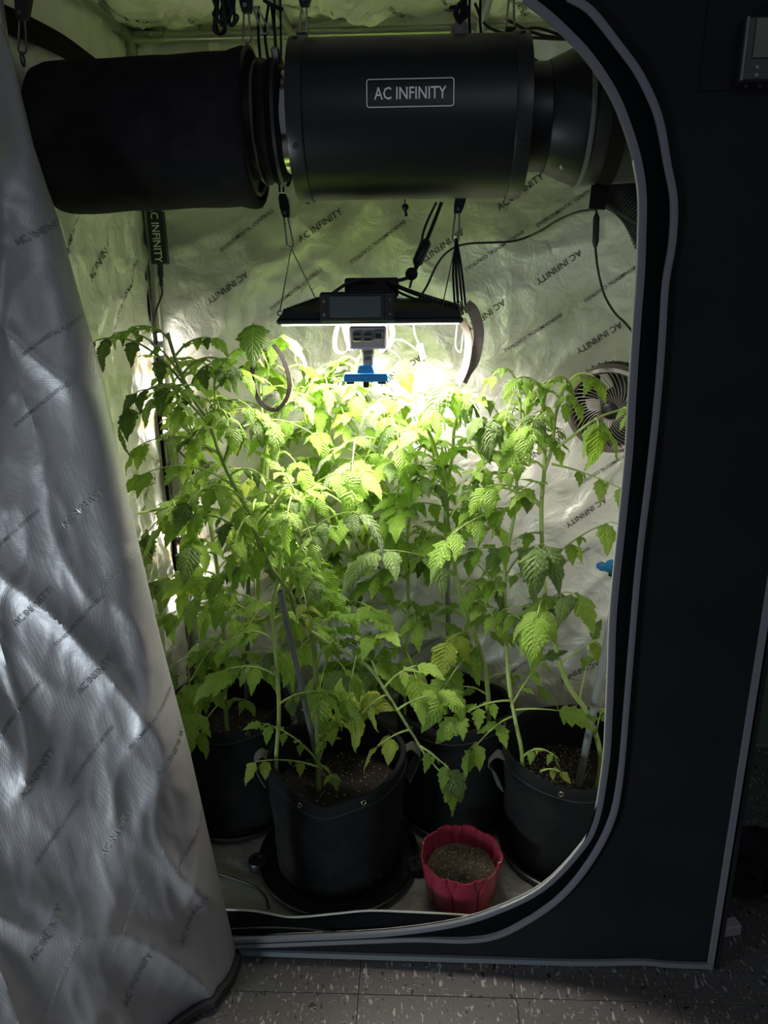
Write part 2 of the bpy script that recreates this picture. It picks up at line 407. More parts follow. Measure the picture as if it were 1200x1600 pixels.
# ================================================================== TENT
tent = thing('grow_tent', (0, 0.305, 0), 'tall black canvas grow tent with silver lining and its front door unzipped', 'tent')
def wr_(a, b, s, amp=.008):          # crumple of the hanging lining
    r1 = ridge(a * 3.1 + s, b * 2.3 + a * .8, s); r2 = ridge(a * 6.5 - b * 3.0, b * 5.2 + s, s + 3)
    return amp * (.9 * r1 ** 3 * 1.3 + .9 * max(r2, 0) ** 4 + .5 * max(ridge(a * 13 + b * 5, b * 11 - a * 4, s + 1), 0) ** 3 + .8 * fbm(a * 2.2, b * 2.2, s, 3))
def back_pt(x, z, off=0.0): return Vector((x, TD - .004 - wr_(x, z, 1.7, .010) - off, z))
def left_pt(y, z, off=0.0):
    return Vector((-TW + .004 + wr_(y * 1.5, z, 4.2, .012) + off, y, z))
def right_pt(y, z, off=0.0): return Vector((TW - .004 - wr_(y, z, 8.1, .010) - off, y, z))
def ceil_pt(x, y, off=0.0): return Vector((x, y, TH - .004 - wr_(x * 1.4, y * 2, 6.6, .016) - .012 * math.sin(PI * (y / TD)) * math.sin(PI * (x + TW) / .61) ** 2 - off))
def floor_pt(x, y, off=0.0): return Vector((x, y, .004 + .4 * abs(wr_(x * 2, y * 2, 2.5, .006)) + off))
MB().grid(lambda u, v: back_pt(lerp(-TW, TW, u), lerp(0, TH, v)), 110, 160).build('back_lining', M['lining'], tent)
MB().grid(lambda u, v: left_pt(lerp(TD, 0, u), lerp(0, TH, v)), 60, 150).build('left_lining', M['lining'], tent)
MB().grid(lambda u, v: right_pt(lerp(0, TD, u), lerp(0, TH, v)), 40, 80).build('right_lining', M['lining'], tent)
MB().grid(lambda u, v: ceil_pt(lerp(-TW, TW, u), lerp(TD, 0, v)), 120, 60).build('ceiling_lining', M['lining'], tent)
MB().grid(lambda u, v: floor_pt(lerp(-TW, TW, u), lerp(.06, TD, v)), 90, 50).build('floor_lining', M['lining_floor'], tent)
# black outer canvas
MB().box((-TW - .008, TD / 2, TH / 2), (.006, TD + .02, TH)).build('side_canvas', M['canvas'], tent, smooth=False)
MB().box((TW + .006, TD / 2, TH / 2), (.006, TD + .02, TH)).build('side_canvas', M['canvas'], tent, smooth=False)
MB().box((0, TD + .008, TH / 2), (2 * TW + .02, .006, TH)).build('rear_canvas', M['canvas'], tent, smooth=False)
MB().box((0, TD / 2, TH + .006), (2 * TW + .02, TD + .02, .006)).build('roof_canvas', M['canvas'], tent, smooth=False)

# front panel with a rounded door opening
INN = [(818, 0), (850, 24), (885, 56), (920, 94), (955, 147), (976, 196), (993, 252), (1001, 308), (1000, 385), (998, 434), (993, 500), (986, 610), (981, 700), (971, 805), (957, 945), (953, 1040), (950, 1110), (945, 1187), (929, 1278), (901, 1327), (845, 1383), (775, 1418), (705, 1439), (600, 1453), (460, 1460), (365, 1464)]
OUT = [(885, 0), (920, 21), (962, 73), (997, 122), (1025, 185), (1039, 259), (1049, 315), (1047, 378), (1036, 445), (1031, 527), (1025, 610), (1014, 717), (995, 875), (981, 1040), (966, 1215), (950, 1285), (915, 1348), (873, 1397), (824, 1432), (775, 1456), (725, 1463), (650, 1461), (560, 1464), (460, 1468), (365, 1472)]
def front(px, py, Y=0.0): return atY(px, py, Y)
inn = [front(*p) for p in INN]; out_ = [front(*p) for p in OUT]
top_in = [Vector((-.52, 0, inn[-1].z)), Vector((-.597, 0, .10)), Vector((-.600, 0, .9)), Vector((-.597, 0, 1.68)), Vector((-.52, 0, 1.76)), Vector((-.1, 0, 1.765)), Vector((.06, 0, 1.745)), Vector((.14, 0, 1.71))]
hole = catmull(inn, 4) + catmull(top_in, 4)
outer = [Vector((-TW, 0, 0)), Vector((TW, 0, 0)), Vector((TW, 0, TH)), Vector((-TW, 0, TH))]
def panel(name, m, y, th):
    # rectangular panel minus the door, tessellated then given thickness
    loops = [[Vector((p.x, p.z, 0)) for p in outer], [Vector((p.x, p.z, 0)) for p in hole]]
    flat = loops[0] + loops[1]; tris = mgeo.tessellate_polygon(loops)
    mb = MB(); n = len(flat)
    mb.add([Vector((p.x, y, p.y)) for p in flat] + [Vector((p.x, y + th, p.y)) for p in flat],
           [t for t in tris] + [tuple(i + n for i in t[::-1]) for t in tris])
    for a, b_ in ((0, 4), (4, n)):
        L_ = list(range(a, b_))
        for i, k in enumerate(L_): k2 = L_[(i + 1) % len(L_)]; mb.f.append((k, k2, k2 + n, k + n))
    return mb.build(name, m, tent, smooth=False)
panel('front_canvas', M['canvas'], -.004, .005)
panel('front_lining', M['lining'], .003, .001)
# bindings and zip cover that follow the opening
def strip(path2, w_, m, name, y, th, shift=0.0):
    P = catmull(path2, 5)
    vs = []; n = len(P); mb = MB()
    for i, p in enumerate(P):
        t = (P[min(i + 1, n - 1)] - P[max(i - 1, 0)]).normalized(); nn = Vector((t.z, 0, -t.x))   # in-plane normal
        nn = -nn if nn.x < 0 and abs(nn.x) > .2 else nn
        c = p + nn * 0
        prof = [(-.5, 0), (-.42, 1), (0, 1.15), (.42, 1), (.5, 0)]
        vs += [c + (Vector((t.z, 0, -t.x))) * (a * w_ + shift) + Vector((0, y - b * th, 0)) for a, b in prof]
    fs = [(i * 5 + k, i * 5 + k + 1, (i + 1) * 5 + k + 1, (i + 1) * 5 + k) for i in range(n - 1) for k in range(4)]
    mb.add(vs, fs); return mb.build(name, m, tent)
mid = [a.lerp(b, .5) for a, b in zip(inn[:1] + inn[1:], [out_[min(len(out_) - 1, round(i * (len(out_) - 1) / (len(inn) - 1)))] for i in range(len(inn))])]
cov = []
for k in range(61):
    f_ = k / 60
    def samp(L_): 
        x = f_ * (len(L_) - 1); i = min(int(x), len(L_) - 2); return L_[i].lerp(L_[i + 1], x - i)
    cov.append((samp(inn), samp(out_)))
mbc = MB(); vs = []
for k, (a, b_) in enumerate(cov):
    for q, dy in ((0, 0), (.15, .006), (.5, .008), (.85, .006), (1, 0)): p = a.lerp(b_, q); vs.append(Vector((p.x, -.004 - dy, p.z)))
mbc.add(vs, [(i * 5 + k, i * 5 + k + 1, (i + 1) * 5 + k + 1, (i + 1) * 5 + k) for i in range(60) for k in range(4)])
mbc.build('zip_cover', M['black_zip'], tent)
strip(inn, .0125, M['lilac_trim'], 'inner_binding', -.006, .006)
strip(out_, .0115, M['lilac_trim'], 'outer_binding', -.006, .007)
MB().ribbon([(TW - .008, -.007, 0.0), (TW - .008, -.007, TH)], .0105, (1, 0, 0), .006).build('corner_binding', M['lilac_trim'], tent, smooth=False)
MB().tube(catmull([p + Vector((-.0065, -.010, 0)) for p in inn[6:22]], 5), .0016, 6).build('door_zip', M['zip_white'], tent)
hem = catmull([atY(x, y, -.008) for x, y in ((200, 1484), (370, 1488), (500, 1492), (700, 1498), (900, 1504), (1000, 1503), (1050, 1507), (1112, 1509))], 5)
MB().ribbon(hem, .012, (0, 0, 1), .006).build('hem_binding', M['grey_trim'], tent, smooth=False)
# white zip line and its black sill inside the bottom edge
zp = [(352, 1421), (400, 1424), (455, 1433), (520, 1428), (575, 1423), (640, 1425), (700, 1428), (752, 1432)]
zpts = catmull([atY(x, y, .035) for x, y in zp], 6)
MB().tube(zpts, .0022, 6).build('zip_teeth', M['zip_white'], tent)
sv = []
for p in zpts:
    px, py = proj(p); q = atY(px, 1462 if px < 650 else 1462 - (px - 650) * .30, .002)
    sv += [p - Vector((0, 0, .003)), p.lerp(q, .5) + Vector((0, -.01, .002)), q]
MB().add(sv, [(i * 3 + k, i * 3 + k + 1, (i + 1) * 3 + k + 1, (i + 1) * 3 + k) for i in range(len(zpts) - 1) for k in range(2)]).build('door_sill', M['black_zip'], tent)
MB().tube(catmull([atY(x, y, -.002) for x, y in ((350, 1452), (420, 1449), (470, 1451), (520, 1456), (560, 1456))], 5), .0016, 6).build('zip_track', M['duct'], tent)

# frame poles
def pole(a, b_, r=.0095, name='tent_pole', m=None): return MB().cyl(a, b_, r, 16).build(name, m or M['pole'], tent)
ZP = 1.812; YB = TD - .028; XP = TW - .025
pole((-XP, YB, ZP), (XP, YB, ZP)); pole((-XP, .03, ZP), (-XP, YB, ZP)); pole((XP, .03, ZP), (XP, YB, ZP))
for x in (-XP, XP): pole((x, YB, 0.01), (x, YB, ZP)); pole((x, .03, 0.01), (x, .03, ZP))
pole((-XP, .03, ZP), (XP, .03, ZP))
for px, py in ((462, 88), (747, 50)):
    b_ = atY(px, py, YB - .012); pole((b_.x, .03, ZP - .018), (b_.x, YB, ZP - .018), .0085, 'roof_bar')
for x in (-XP, XP):
    for y in (YB, .03):
        s = 1 if x < 0 else -1; sy = -1 if y > .3 else 1
        mb = MB().cyl((x, y, ZP), (x + s * .075, y, ZP), .0125).cyl((x, y, ZP), (x, y + sy * .07, ZP), .0125).cyl((x, y, ZP + .01), (x, y, ZP - .07), .0125).sphere((x, y, ZP), .014, 12)
        mb.build('corner_connector', M['connector'], tent)
        MB().cyl((x + s * .05, y - .0125, ZP), (x + s * .05, y - .0155, ZP), .003, 8).build('connector_button', M['chrome'], tent)
MB().cyl((-XP, YB, .82), (-XP, YB, .90), .0125).build('pole_joint', M['connector'], tent)
# dark corner seam beside the left rear pole
MB().box((-TW + .012, TD - .05, .91), (.006, .008, 1.80)).build('corner_seam', M['black_zip'], tent, smooth=False)

# printing on the lining: one mesh per wall panel
A_, E_ = 'AC INFINITY', 'ENVIRONMENTAL CONTROLS'
mbt = MB()
for px, py, k, fl_ in ((385, 360, E_, 0), (357, 450, A_, 1), (462, 452, E_, 0), (500, 352, A_, 0), (590, 378, E_, 1), (690, 385, A_, 1), (772, 392, E_, 1), (812, 300, A_, 0), (885, 322, E_, 0),
        (872, 418, A_, 1), (832, 520, E_, 1), (935, 528, A_, 1), (958, 440, E_, 1), (755, 495, A_, 1), (625, 580, A_, 1), (848, 700, A_, 1), (945, 730, E_, 1), (915, 800, A_, 1), (880, 880, E_, 1), (555, 1005, A_, 0), (650, 1020, E_, 0), (905, 1050, A_, 1), (815, 1040, E_, 0), (690, 880, A_, 0), (600, 700, E_, 1), (745, 820, E_, 0), (420, 620, E_, 0), (350, 820, E_, 0), (470, 200, E_, 0)):
    c = atY(px, py, TD - .01)
    a = R(34 + random.uniform(-2, 3)) + (PI if fl_ else 0)
    put_text(mbt, k, .115 if k is A_ else .150, lambda x, y: back_pt(c.x + x, c.z + y, .0015), a)
mbt.build('back_printing', M['ink'], tent, smooth=False)['kind'] = 'stuff'
mbt = MB()
for px, py, k, fl_ in ((153, 405, A_, 0), (196, 440, E_, 0), (106, 362, E_, 0), (180, 500, E_, 0), (236, 760, E_, 0), (150, 640, A_, 0)):
    c = atX(px, py, -TW + .01)
    put_text(mbt, k, .115 if k is A_ else .150, lambda x, y: left_pt(c.y + x, c.z + y, .0015), R(40))
mbt.build('left_printing', M['ink'], tent, smooth=False)['kind'] = 'stuff'
mbt = MB()
for px, py, k in ((537, 20, A_), (640, 28, E_), (705, 8, E_), (210, 12, E_), (300, 30, E_), (470, 12, E_), (815, 8, A_)):
    c = atZ(px, py, TH - .01)
    put_text(mbt, k, .10 if k is A_ else .14, lambda x, y: ceil_pt(c.x + x, c.y - y, .0015), R(-55))
mbt.build('ceiling_printing', M['ink'], tent, smooth=False)['kind'] = 'stuff'

# ------------------------------------------------------------------ open door flap (hanging at the left)
EDGE = [(-60, -45), (0, -16), (42, 0), (93, 19), (150, 31), (225, 49), (290, 70), (340, 88), (450, 118), (560, 150), (700, 182), (800, 203), (1000, 249), (1180, 296), (1300, 323), (1400, 346), (1492, 368)]
def flap_edge(t):                      # t 0 top .. 1 floor
    py = lerp(-60, 1492, t); px = interp(EDGE, py)
    Y = interp([(0, -.03), (.25, -.055), (.6, -.075), (.9, -.05), (1, -.020)], t)
    return atY(px, py, Y)
ZT = flap_edge(0).z
def flap_pt(s, t, off=0.0):
    """s: metres from the rolled edge along the cloth (0 = edge), t 0..1 down"""
    E0 = flap_edge(t)
    z = max(E0.z, .004) if t < 1 else .004
    # rolled edge: quarter turn away, then the cloth runs left and forward
    r0 = .030
    if s < 0: return Vector((E0.x - r0 + r0 * math.cos(-s / r0), E0.y + .0 + r0 * math.sin(-s / r0), z))
    fwd = interp([(0, .06), (.3, .14), (.6, .38), (.85, .80), (1, 1.35)], t)
    u = min(s / (r0 * 1.5), 1)
    sf = interp([(.10, .002), (.184, .006), (.33, .083), (.457, .15), (.554, .205), (.75, .30)], t)
    mxx = min(1, max(0, (t - .45) / .3)); fw2 = lerp(2.2, fwd, mxx * mxx * (3 - 2 * mxx))
    s1 = min(s, sf); s2 = s - s1; bl = min(1, s2 / .05); f2 = lerp(fwd, fw2, bl)
    h1, h2 = math.sqrt(1 + fwd * fwd), math.sqrt(1 + f2 * f2)
    x = E0.x - s1 / h1 * (u * .75 + .25) - s2 / h2
    y = E0.y - r0 * .8 * math.sin(u * PI / 2) - s1 * fwd / h1 - s2 * f2 / h2
    # folds: tall soft folds fanning out from the tie at the top left, creases, crumple
    k = min(1, s / .04)
    ph = s / (.05 + .16 * t)
    d = .006 * math.sin(ph * 2.3 + 1.2 + 1.2 * fbm(s * 3, t * 4, 5.5)) * k * (1 - .55 * t)
    c1 = ridge(s * 5.0 + t * 5.2, t * 2.2 - s * 2.2, 3.3); c2 = ridge(s * 9 - t * 4, t * 6 + s * 3, 9.1)
    d += k * (.016 * max(c1, 0) ** 3 + .007 * max(c2, 0) ** 4) * (.4 + .9 * t) + k * .008 * fbm(s * 6, t * 7, 2.2, 3) + k * .0022 * max(ridge(s * 17 + t * 9, t * 15 - s * 6, 4.4), 0) ** 3 + k * .0014 * max(ridge(s * 26 - t * 22, t * 20 + s * 20, 7.7), 0) ** 3
    nrm = Vector((fwd * .9, -1, .25 * t * t)).normalized()
    p = Vector((x, y, z)) + nrm * (d + off)
    if t > .9: p.z = lerp(p.z, max(.006, p.z), 1)
    return p
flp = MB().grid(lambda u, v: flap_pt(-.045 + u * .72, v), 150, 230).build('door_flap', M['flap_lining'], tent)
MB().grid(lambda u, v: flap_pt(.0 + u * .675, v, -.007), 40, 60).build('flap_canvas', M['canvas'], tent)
hp = [flap_pt(s, 1.0, .004) + Vector((0, -.004, .008)) for s in [-.03 + .01 * i for i in range(68)]]
MB().tube(hp, .011, 8, flat=1.0).build('flap_binding', M['black_matte'], tent)
mbd, mbl = MB(), MB()
def flap_find(px, py):
    best = None
    for i in range(0, 34):
        for j in range(0, 60):
            s, t = i * .02, j / 59
            q = proj(flap_pt(s, t)); dd = (q[0] - px) ** 2 + (q[1] - py) ** 2
            if best is None or dd < best[0]: best = (dd, s, t)
    return best[1], best[2]
HT = ZT
for px, py, k, bright in ((128, 800, A_, 1), (168, 895, E_, 1), (122, 965, E_, 0), (150, 1055, A_, 0), (55, 1205, A_, 0), (150, 1175, E_, 0), (190, 1300, A_, 1), (190, 1420, E_, 1), (100, 1540, E_, 1), (78, 1450, A_, 0), (212, 1535, A_, 0),
        (85, 1315, E_, 0), (62, 375, A_, 0), (95, 520, E_, 0), (60, 620, E_, 0), (20, 820, E_, 0), (40, 960, A_, 0), (280, 1180, A_, 0), (300, 1290, E_, 0), (305, 1430, A_, 0), (30, 1120, E_, 0), (225, 1120, E_, 0)):
    s_, t_ = flap_find(px, py)
    put_text(mbl if bright else mbd, k, .080 if k is A_ else .108, lambda x, y: flap_pt(max(s_ - x, -.02), min(max(t_ - y / HT, 0), .995), .0016), R(38 if not bright else 42))
mbd.build('flap_printing', M['ink_flap'], tent, smooth=False)['kind'] = 'stuff'
mbl.build('flap_printing', M['ink_light'], tent, smooth=False)['kind'] = 'stuff'
# black side strap across the left lining, near the top
st = catmull([atX(x, y, -TW + .022) for x, y in ((-30, 18), (10, 30), (60, 52), (105, 76), (150, 108))], 5)
MB().ribbon(st, .036, (0, .3, 1), .003).build('side_strap', M['strap_black'], tent)
# ================================================================== HANGERS
def carabiner(mb, top, bot, wd=.012, r=.0017, axis=Vector((1, 0, 0))):
    top, bot = Vector(top), Vector(bot); d = bot - top; L_ = d.length; d.normalize()
    pts = []
    for k in range(17):
        a = PI * k / 16
        pts.append(bot - d * wd * .5 + d * math.sin(a) * wd * .5 + axis * math.cos(a) * wd * .5)
    for k in range(13):
        a = PI * k / 12
        pts.append(top + d * wd * .3 - d * math.sin(a) * wd * .3 - axis * math.cos(a) * wd * .3)
    pts.append(pts[0]); mb.tube(pts, r, 6, cap=False)
def ratchet(name, body_top, body_bot, car_bot, label, wd=.024, group=None, tilt=0.0, spring=True):
    bt, bb_ = Vector(body_top), Vector(body_bot)
    t = thing(name, bb_, label, 'hanger', group)
    d = (bt - bb_); L_ = d.length; d.normalize(); s = Vector((1, 0, 0)); mb = MB(); vs = []
    prof = [(0, .30), (.18, .42), (.5, .5), (.8, .46), (1.0, .30)]
    for f_, h in prof:
        c = bb_ + d * f_ * L_
        vs += [c + s * h * wd + Vector((0, -.006, 0)), c + s * h * wd + Vector((0, .006, 0)), c - s * h * wd * .8 + Vector((0, .006, 0)), c - s * h * wd * .8 + Vector((0, -.006, 0))]
    fs = [(i * 4 + k, i * 4 + (k + 1) % 4, (i + 1) * 4 + (k + 1) % 4, (i + 1) * 4 + k) for i in range(4) for k in range(4)] + [(3, 2, 1, 0), (16, 17, 18, 19)]
    mb.add(vs, fs); mb.build('ratchet_body', M['black_plastic'], t, smooth=False)
    MB().cyl(bb_ + d * .008 - Vector((0, .009, 0)), bb_ + d * .008 + Vector((0, .009, 0)), .0035, 10).build('rivet', M['chrome'], t)
    mb = MB(); carabiner(mb, bb_ + d * .006, car_bot); mb.build('carabiner', M['chrome'], t)
    return t
def vrope(t, pts, r=.0022, name='rope', m=None): return MB().tube(catmull(pts, 5), r, 6).build(name, m or M['rope'], t)
YF = .14
# four ratchet hangers of the filter and fan
h = ratchet('rope_ratchet_hanger', atY(38, -30, .05), atY(34, 32, .05), atY(35, 84, .05), 'black rope ratchet hanger with carabiner at the far left end of the carbon filter')
h = ratchet('rope_ratchet_hanger', atY(380, -40, YF), atY(385, 20, YF), atY(386, 66, YF), 'black rope ratchet hanger with carabiner beside the coiled rope')
vrope(h, [atY(404, 10, YF + .02), atY(404, 60, YF + .02), atY(409, 112, YF + .02)]); vrope(h, [atY(420, 5, YF + .02), atY(414, 55, YF + .02), atY(422, 110, YF + .02)]); vrope(h, [atY(424, 8, YF + .01), atY(430, 60, YF + .01), atY(431, 110, YF + .01)])
mb = MB(); carabiner(mb, atY(398, 12, YF), atY(417, 52, YF), .011, .0017, Vector((.7, 0, .7))); mb.build('spare_carabiner', M['chrome'], h)
vrope(h, [atY(412, 0, YF), atY(425, 8, YF), atY(442, 15, YF)], .003, 'rope_end')
h = ratchet('rope_ratchet_hanger', atY(478, -50, YF), atY(475, 10, YF), atY(473, 66, YF), 'black rope ratchet hanger with long carabiner at the left end of the fan')
h = ratchet('rope_ratchet_hanger', atY(800, -50, YF), atY(799, -2, YF), atY(797, 50, YF), 'black rope ratchet hanger with long carabiner at the right end of the fan')
# coiled spare rope
t = thing('coiled_rope', atY(352, 50, .12), 'tangled coil of spare black rope hanging above the carbon filter', 'rope')
pts = []
random.seed(3)
for k in range(9):
    w_ = random.uniform(5, 11); yb = random.choice((30, 38, 44, 50, 54)); cx = 350 + random.uniform(-10, 14)
    J = lambda x, y: atY(x + random.uniform(-5, 5), y + random.uniform(-5, 5), .12 + random.uniform(-.012, .012))
    pts += [J(cx - w_, -20), J(cx - w_ * .7, yb * .35), J(cx - w_ * .9, yb - 12), J(cx, yb), J(cx + w_ * .9, yb - 12), J(cx + w_ * .5, yb * .3), J(cx + w_ * .8, -22)]
MB().tube(catmull(pts, 5), .0023, 6).build('rope_coil', M['rope'], t)

# ================================================================== CARBON FILTER + INLINE FAN (run along X)
ZC, RC = 1.566, .117
t = thing('carbon_filter', (-.42, YF, ZC - .12), 'large black fabric covered carbon filter cylinder under the tent roof at left', 'air filter')
x0, x1 = -.583, -.243
prof = [(1e-4, x0), (.090, x0), (.107, x0 + .008), (.1105, x0 + .02)] + [(.111 + .0008 * math.sin(k * 1.3), lerp(x0 + .03, x1 - .035, k / 12)) for k in range(13)] + [(.114, x1 - .025), (.1165, x1 - .012), (.115, x1 - .004), (.110, x1), (.103, x1 - .002)]
mb = MB().lathe(prof, (0, YF, ZC), 'X', 64)
for i, v in enumerate(mb.v):
    a = math.atan2(v.z - ZC, v.y - YF); rr = .0012 * fbm(v.x * 14, math.cos(a) * 2.4, math.sin(a) * 2.4, 3); mb.v[i] = v + Vector((0, math.cos(a) * rr, math.sin(a) * rr - .010 + (v.x + .24) * .028))
mb.build('filter_sleeve', M['felt'], t)
MB().lathe([(.104, x1 - .003), (.104, x1 - .010), (.082, x1 - .012), (.082, x1 + .02)], (0, YF, ZC), 'X', 48).build('end_plate', M['black_plastic'], t)
MB().torus((x1 - .004, YF, ZC), .1045, .0035, (1, 0, 0), 48, 6).build('rim', M['duct'], t)
for px in (35, 388):
    c = atY(px, 90 if px < 100 else 74, .05 if px < 100 else YF); MB().torus(c + Vector((0, 0, -.002)), .009, .0016, (1, .2, 0), 16, 6).build('hanging_ring', M['chrome'] if px > 100 else M['black_plastic'], t)
MB().ribbon([atY(386, 76, YF - .02), atY(387, 95, YF - .03), atY(389, 115, YF - .05)], .006, (0, 1, 0), .002).build('hanging_strap', M['strap_black'], t)

t = thing('duct_sleeve', (-.215, YF, ZC - .09), 'short crumpled black duct sleeve joining the carbon filter to the fan', 'duct')
xs0, xs1 = -.238, -.196
prof = [(.083, xs0)] + [(.084 + (.0055 if k % 2 else -.001) + .002 * math.sin(k * 2.2), lerp(xs0 + .003, xs1, k / 14)) for k in range(15)] + [(.078, xs1 + .001)]
mb = MB().lathe(prof, (0, YF, ZC), 'X', 56)
for i, v in enumerate(mb.v):
    a = math.atan2(v.z - ZC, v.y - YF); rr = .004 * fbm(v.x * 30, math.cos(a) * 2, math.sin(a) * 2, 3); mb.v[i] = v + Vector((.5 * rr, math.cos(a) * rr, math.sin(a) * rr))
mb.build('sleeve', M['duct'], t)
MB().torus((xs0 + .003, YF, ZC), .0865, .0028, (1, 0, 0), 56, 6).build('sleeve_ring', M['duct_grey'], t)
MB().lathe([(.0925, xs1 - .010), (.0935, xs1 - .009), (.0935, xs1 - .004), (.0925, xs1 - .003)], (0, YF, ZC), 'X', 56).build('hose_clamp', M['black_plastic'], t)
q = Vector((xs1 - .003, YF - .05, ZC + .083)); MB().box(q, (.012, .010, .022), Matrix.Rotation(.5, 3, 'X'), .002).build('clamp_screw', M['chrome'], t)

t = thing('inline_duct_fan', (0, YF, ZC - .12), 'large black cylindrical inline duct fan with a white framed logo', 'fan')
MB().lathe([(.073, -.202), (.075, -.200), (.075, -.180)], (0, YF, ZC), 'X', 56).build('inlet_flange', M['steel'], t)
MB().lathe([(.075, -.1801), (.110, -.180), (.115, -.178), (.115, .178), (.110, .180), (.075, .1801)], (0, YF, ZC), 'X', 96).build('fan_casing', M['fan_paint'], t)
for xa, xb in ((-.180, -.155), (.155, .180)):
    MB().lathe([(.112, xa), (.1168, xa + .001), (.1178, xa + .004), (.1178, xb - .001), (.1155, xb)], (0, YF, ZC), 'X', 96).build('end_band', M['fan_band'], t)
for xc in (-.168, .168):
    for a in (-155, -172 - 70, -85):
        aa = R(a); p = Vector((xc, YF + .1178 * math.cos(aa), ZC + .1178 * math.sin(aa))); n_ = Vector((0, math.cos(aa), math.sin(aa)))
        MB().cyl(p - n_ * .001, p + n_ * .0018, .0038, 10).build('screw', M['black_plastic'], t)
def casing(a, b_, ang0, rr=.1156): 
    aa = ang0 - b_ / .1156; return Vector((a, YF - rr * math.cos(aa), ZC - rr * math.sin(aa)))
# logo: centre found on the casing, frame and letters wrap around it
lc = atY(641, 146, .03); ang0 = -math.asin(max(-1, min(1, (lc.z - ZC) / .1156)))
mb = MB(); 
put_text(mb, 'AC INFINITY', .104, lambda x, y: casing(lc.x + x, y, ang0), 0, 1.28); mb.build('logo_lettering', M['white_print'], t, smooth=False)['kind'] = 'stuff'
W2, H2, rc, lw = .0630, .0190, .004, .0013
def rrect(w_, h_, r_):
    o_ = []
    for cx, cy, a0 in ((w_ - r_, h_ - r_, 0), (-w_ + r_, h_ - r_, 90), (-w_ + r_, -h_ + r_, 180), (w_ - r_, -h_ + r_, 270)):
        o_ += [(cx + r_ * math.cos(R(a0 + 18 * k)), cy + r_ * math.sin(R(a0 + 18 * k))) for k in range(6)]
    return o_
o1, o2 = rrect(W2, H2, rc), rrect(W2 - lw, H2 - lw, rc - lw * .8); n_ = len(o1)
MB().add([casing(lc.x + x, y, ang0, .1172) for x, y in o1 + o2], [(i, (i + 1) % n_, n_ + (i + 1) % n_, n_ + i) for i in range(n_)]).build('logo_frame', M['white_print'], t, smooth=False)
for px in (473, 797):
    c = atY(px, 66 if px < 600 else 50, YF); MB().torus(c, .007, .0018, (1, .2, 0), 16, 6).build('bracket_ring', M['chrome'], t)
    MB().box((c.x, YF, ZC + .120), (.016, .02, .008), bev=.001).build('hanging_bracket', M['fan_band'], t, smooth=False)
MB().cyl((.172, YF, ZC + .05), (.181, YF, ZC + .05), .006).build('cable_gland', M['black_plastic'], t)
MB().lathe([(.0765, .180), (.0775, .182), (.0775, .214), (.074, .215)], (0, YF, ZC), 'X', 64).build('outlet_flange', M['fan_paint'], t)

t = thing('duct_reducer', (.26, YF, ZC - .1), 'flared black duct collar with pale rim on the right of the fan', 'duct')
MB().lathe([(.070, .214), (.079, .2145), (.097, .258), (.098, .266)], (0, YF, ZC), 'X', 64).build('collar', M['fan_paint'], t)
MB().lathe([(.097, .2655), (.102, .266), (.103, .269), (.102, .2725), (.099, .273)], (0, YF, ZC), 'X', 64).build('collar_rim', M['duct_grey'], t)
mb = MB(); put_text(mb, 'NO', .010, lambda x, y: Vector((.236 + y, YF - .090 * math.cos(R(60) + x / .09), ZC - .090 * math.sin(R(60) + x / .09))) , R(20)); mb.build('marking', M['white_print'], t, smooth=False)
t = thing('black_duct', (.40, YF, ZC - .1), 'wide black fabric duct running right behind the tent front', 'duct')
prof = [(.097, .273), (.0985, .28)] + [(.0975 + .0012 * math.sin(k), lerp(.29, .585, k / 16)) for k in range(17)]
mb = MB().lathe(prof, (0, YF, ZC), 'X', 56)
for i, v in enumerate(mb.v):
    a = math.atan2(v.z - ZC, v.y - YF); rr = .003 * fbm(v.x * 10, math.cos(a) * 2, math.sin(a) * 2, 3); mb.v[i] = v + Vector((0, math.cos(a) * rr, math.sin(a) * rr))
mb.build('duct_wall', M['duct'], t)
# webbing loop under the duct
t = thing('webbing_sling', (.31, YF, ZC - .13), 'dark webbing sling looped under the black duct at right', 'strap')
pl = [Vector((.309, YF - .1005 * math.cos(R(a)), ZC - .1005 * math.sin(R(a)))) for a in range(-20, 85, 8)] + [Vector((.305, YF - .02, ZC - .115)), Vector((.302, YF - .02, ZC - .136)), Vector((.302, YF - .012, ZC - .136)), Vector((.305, YF - .006, ZC - .10))]
MB().ribbon(pl, .024, (1, 0, 0), .002).build('webbing', M['strap_black'], t)
# ribbed flexible hose below the duct
t = thing('flexible_hose', atY(992, 330, .40), 'ribbed black flexible hose curving down beside the tent front', 'duct')
hp_ = catmull([atY(960, 285, .42), atY(985, 300, .40), atY(1010, 330, .38), atY(1030, 375, .36)], 8); rad = []
pp = []
for i, (a, b_) in enumerate(zip(hp_, hp_[1:])):
    pp += [a, a.lerp(b_, .35), a.lerp(b_, .65)]; rad += [.046, .040, .040]
pp.append(hp_[-1]); rad.append(.044)
MB().tube(pp, rad, 28).build('hose', M['duct'], t)

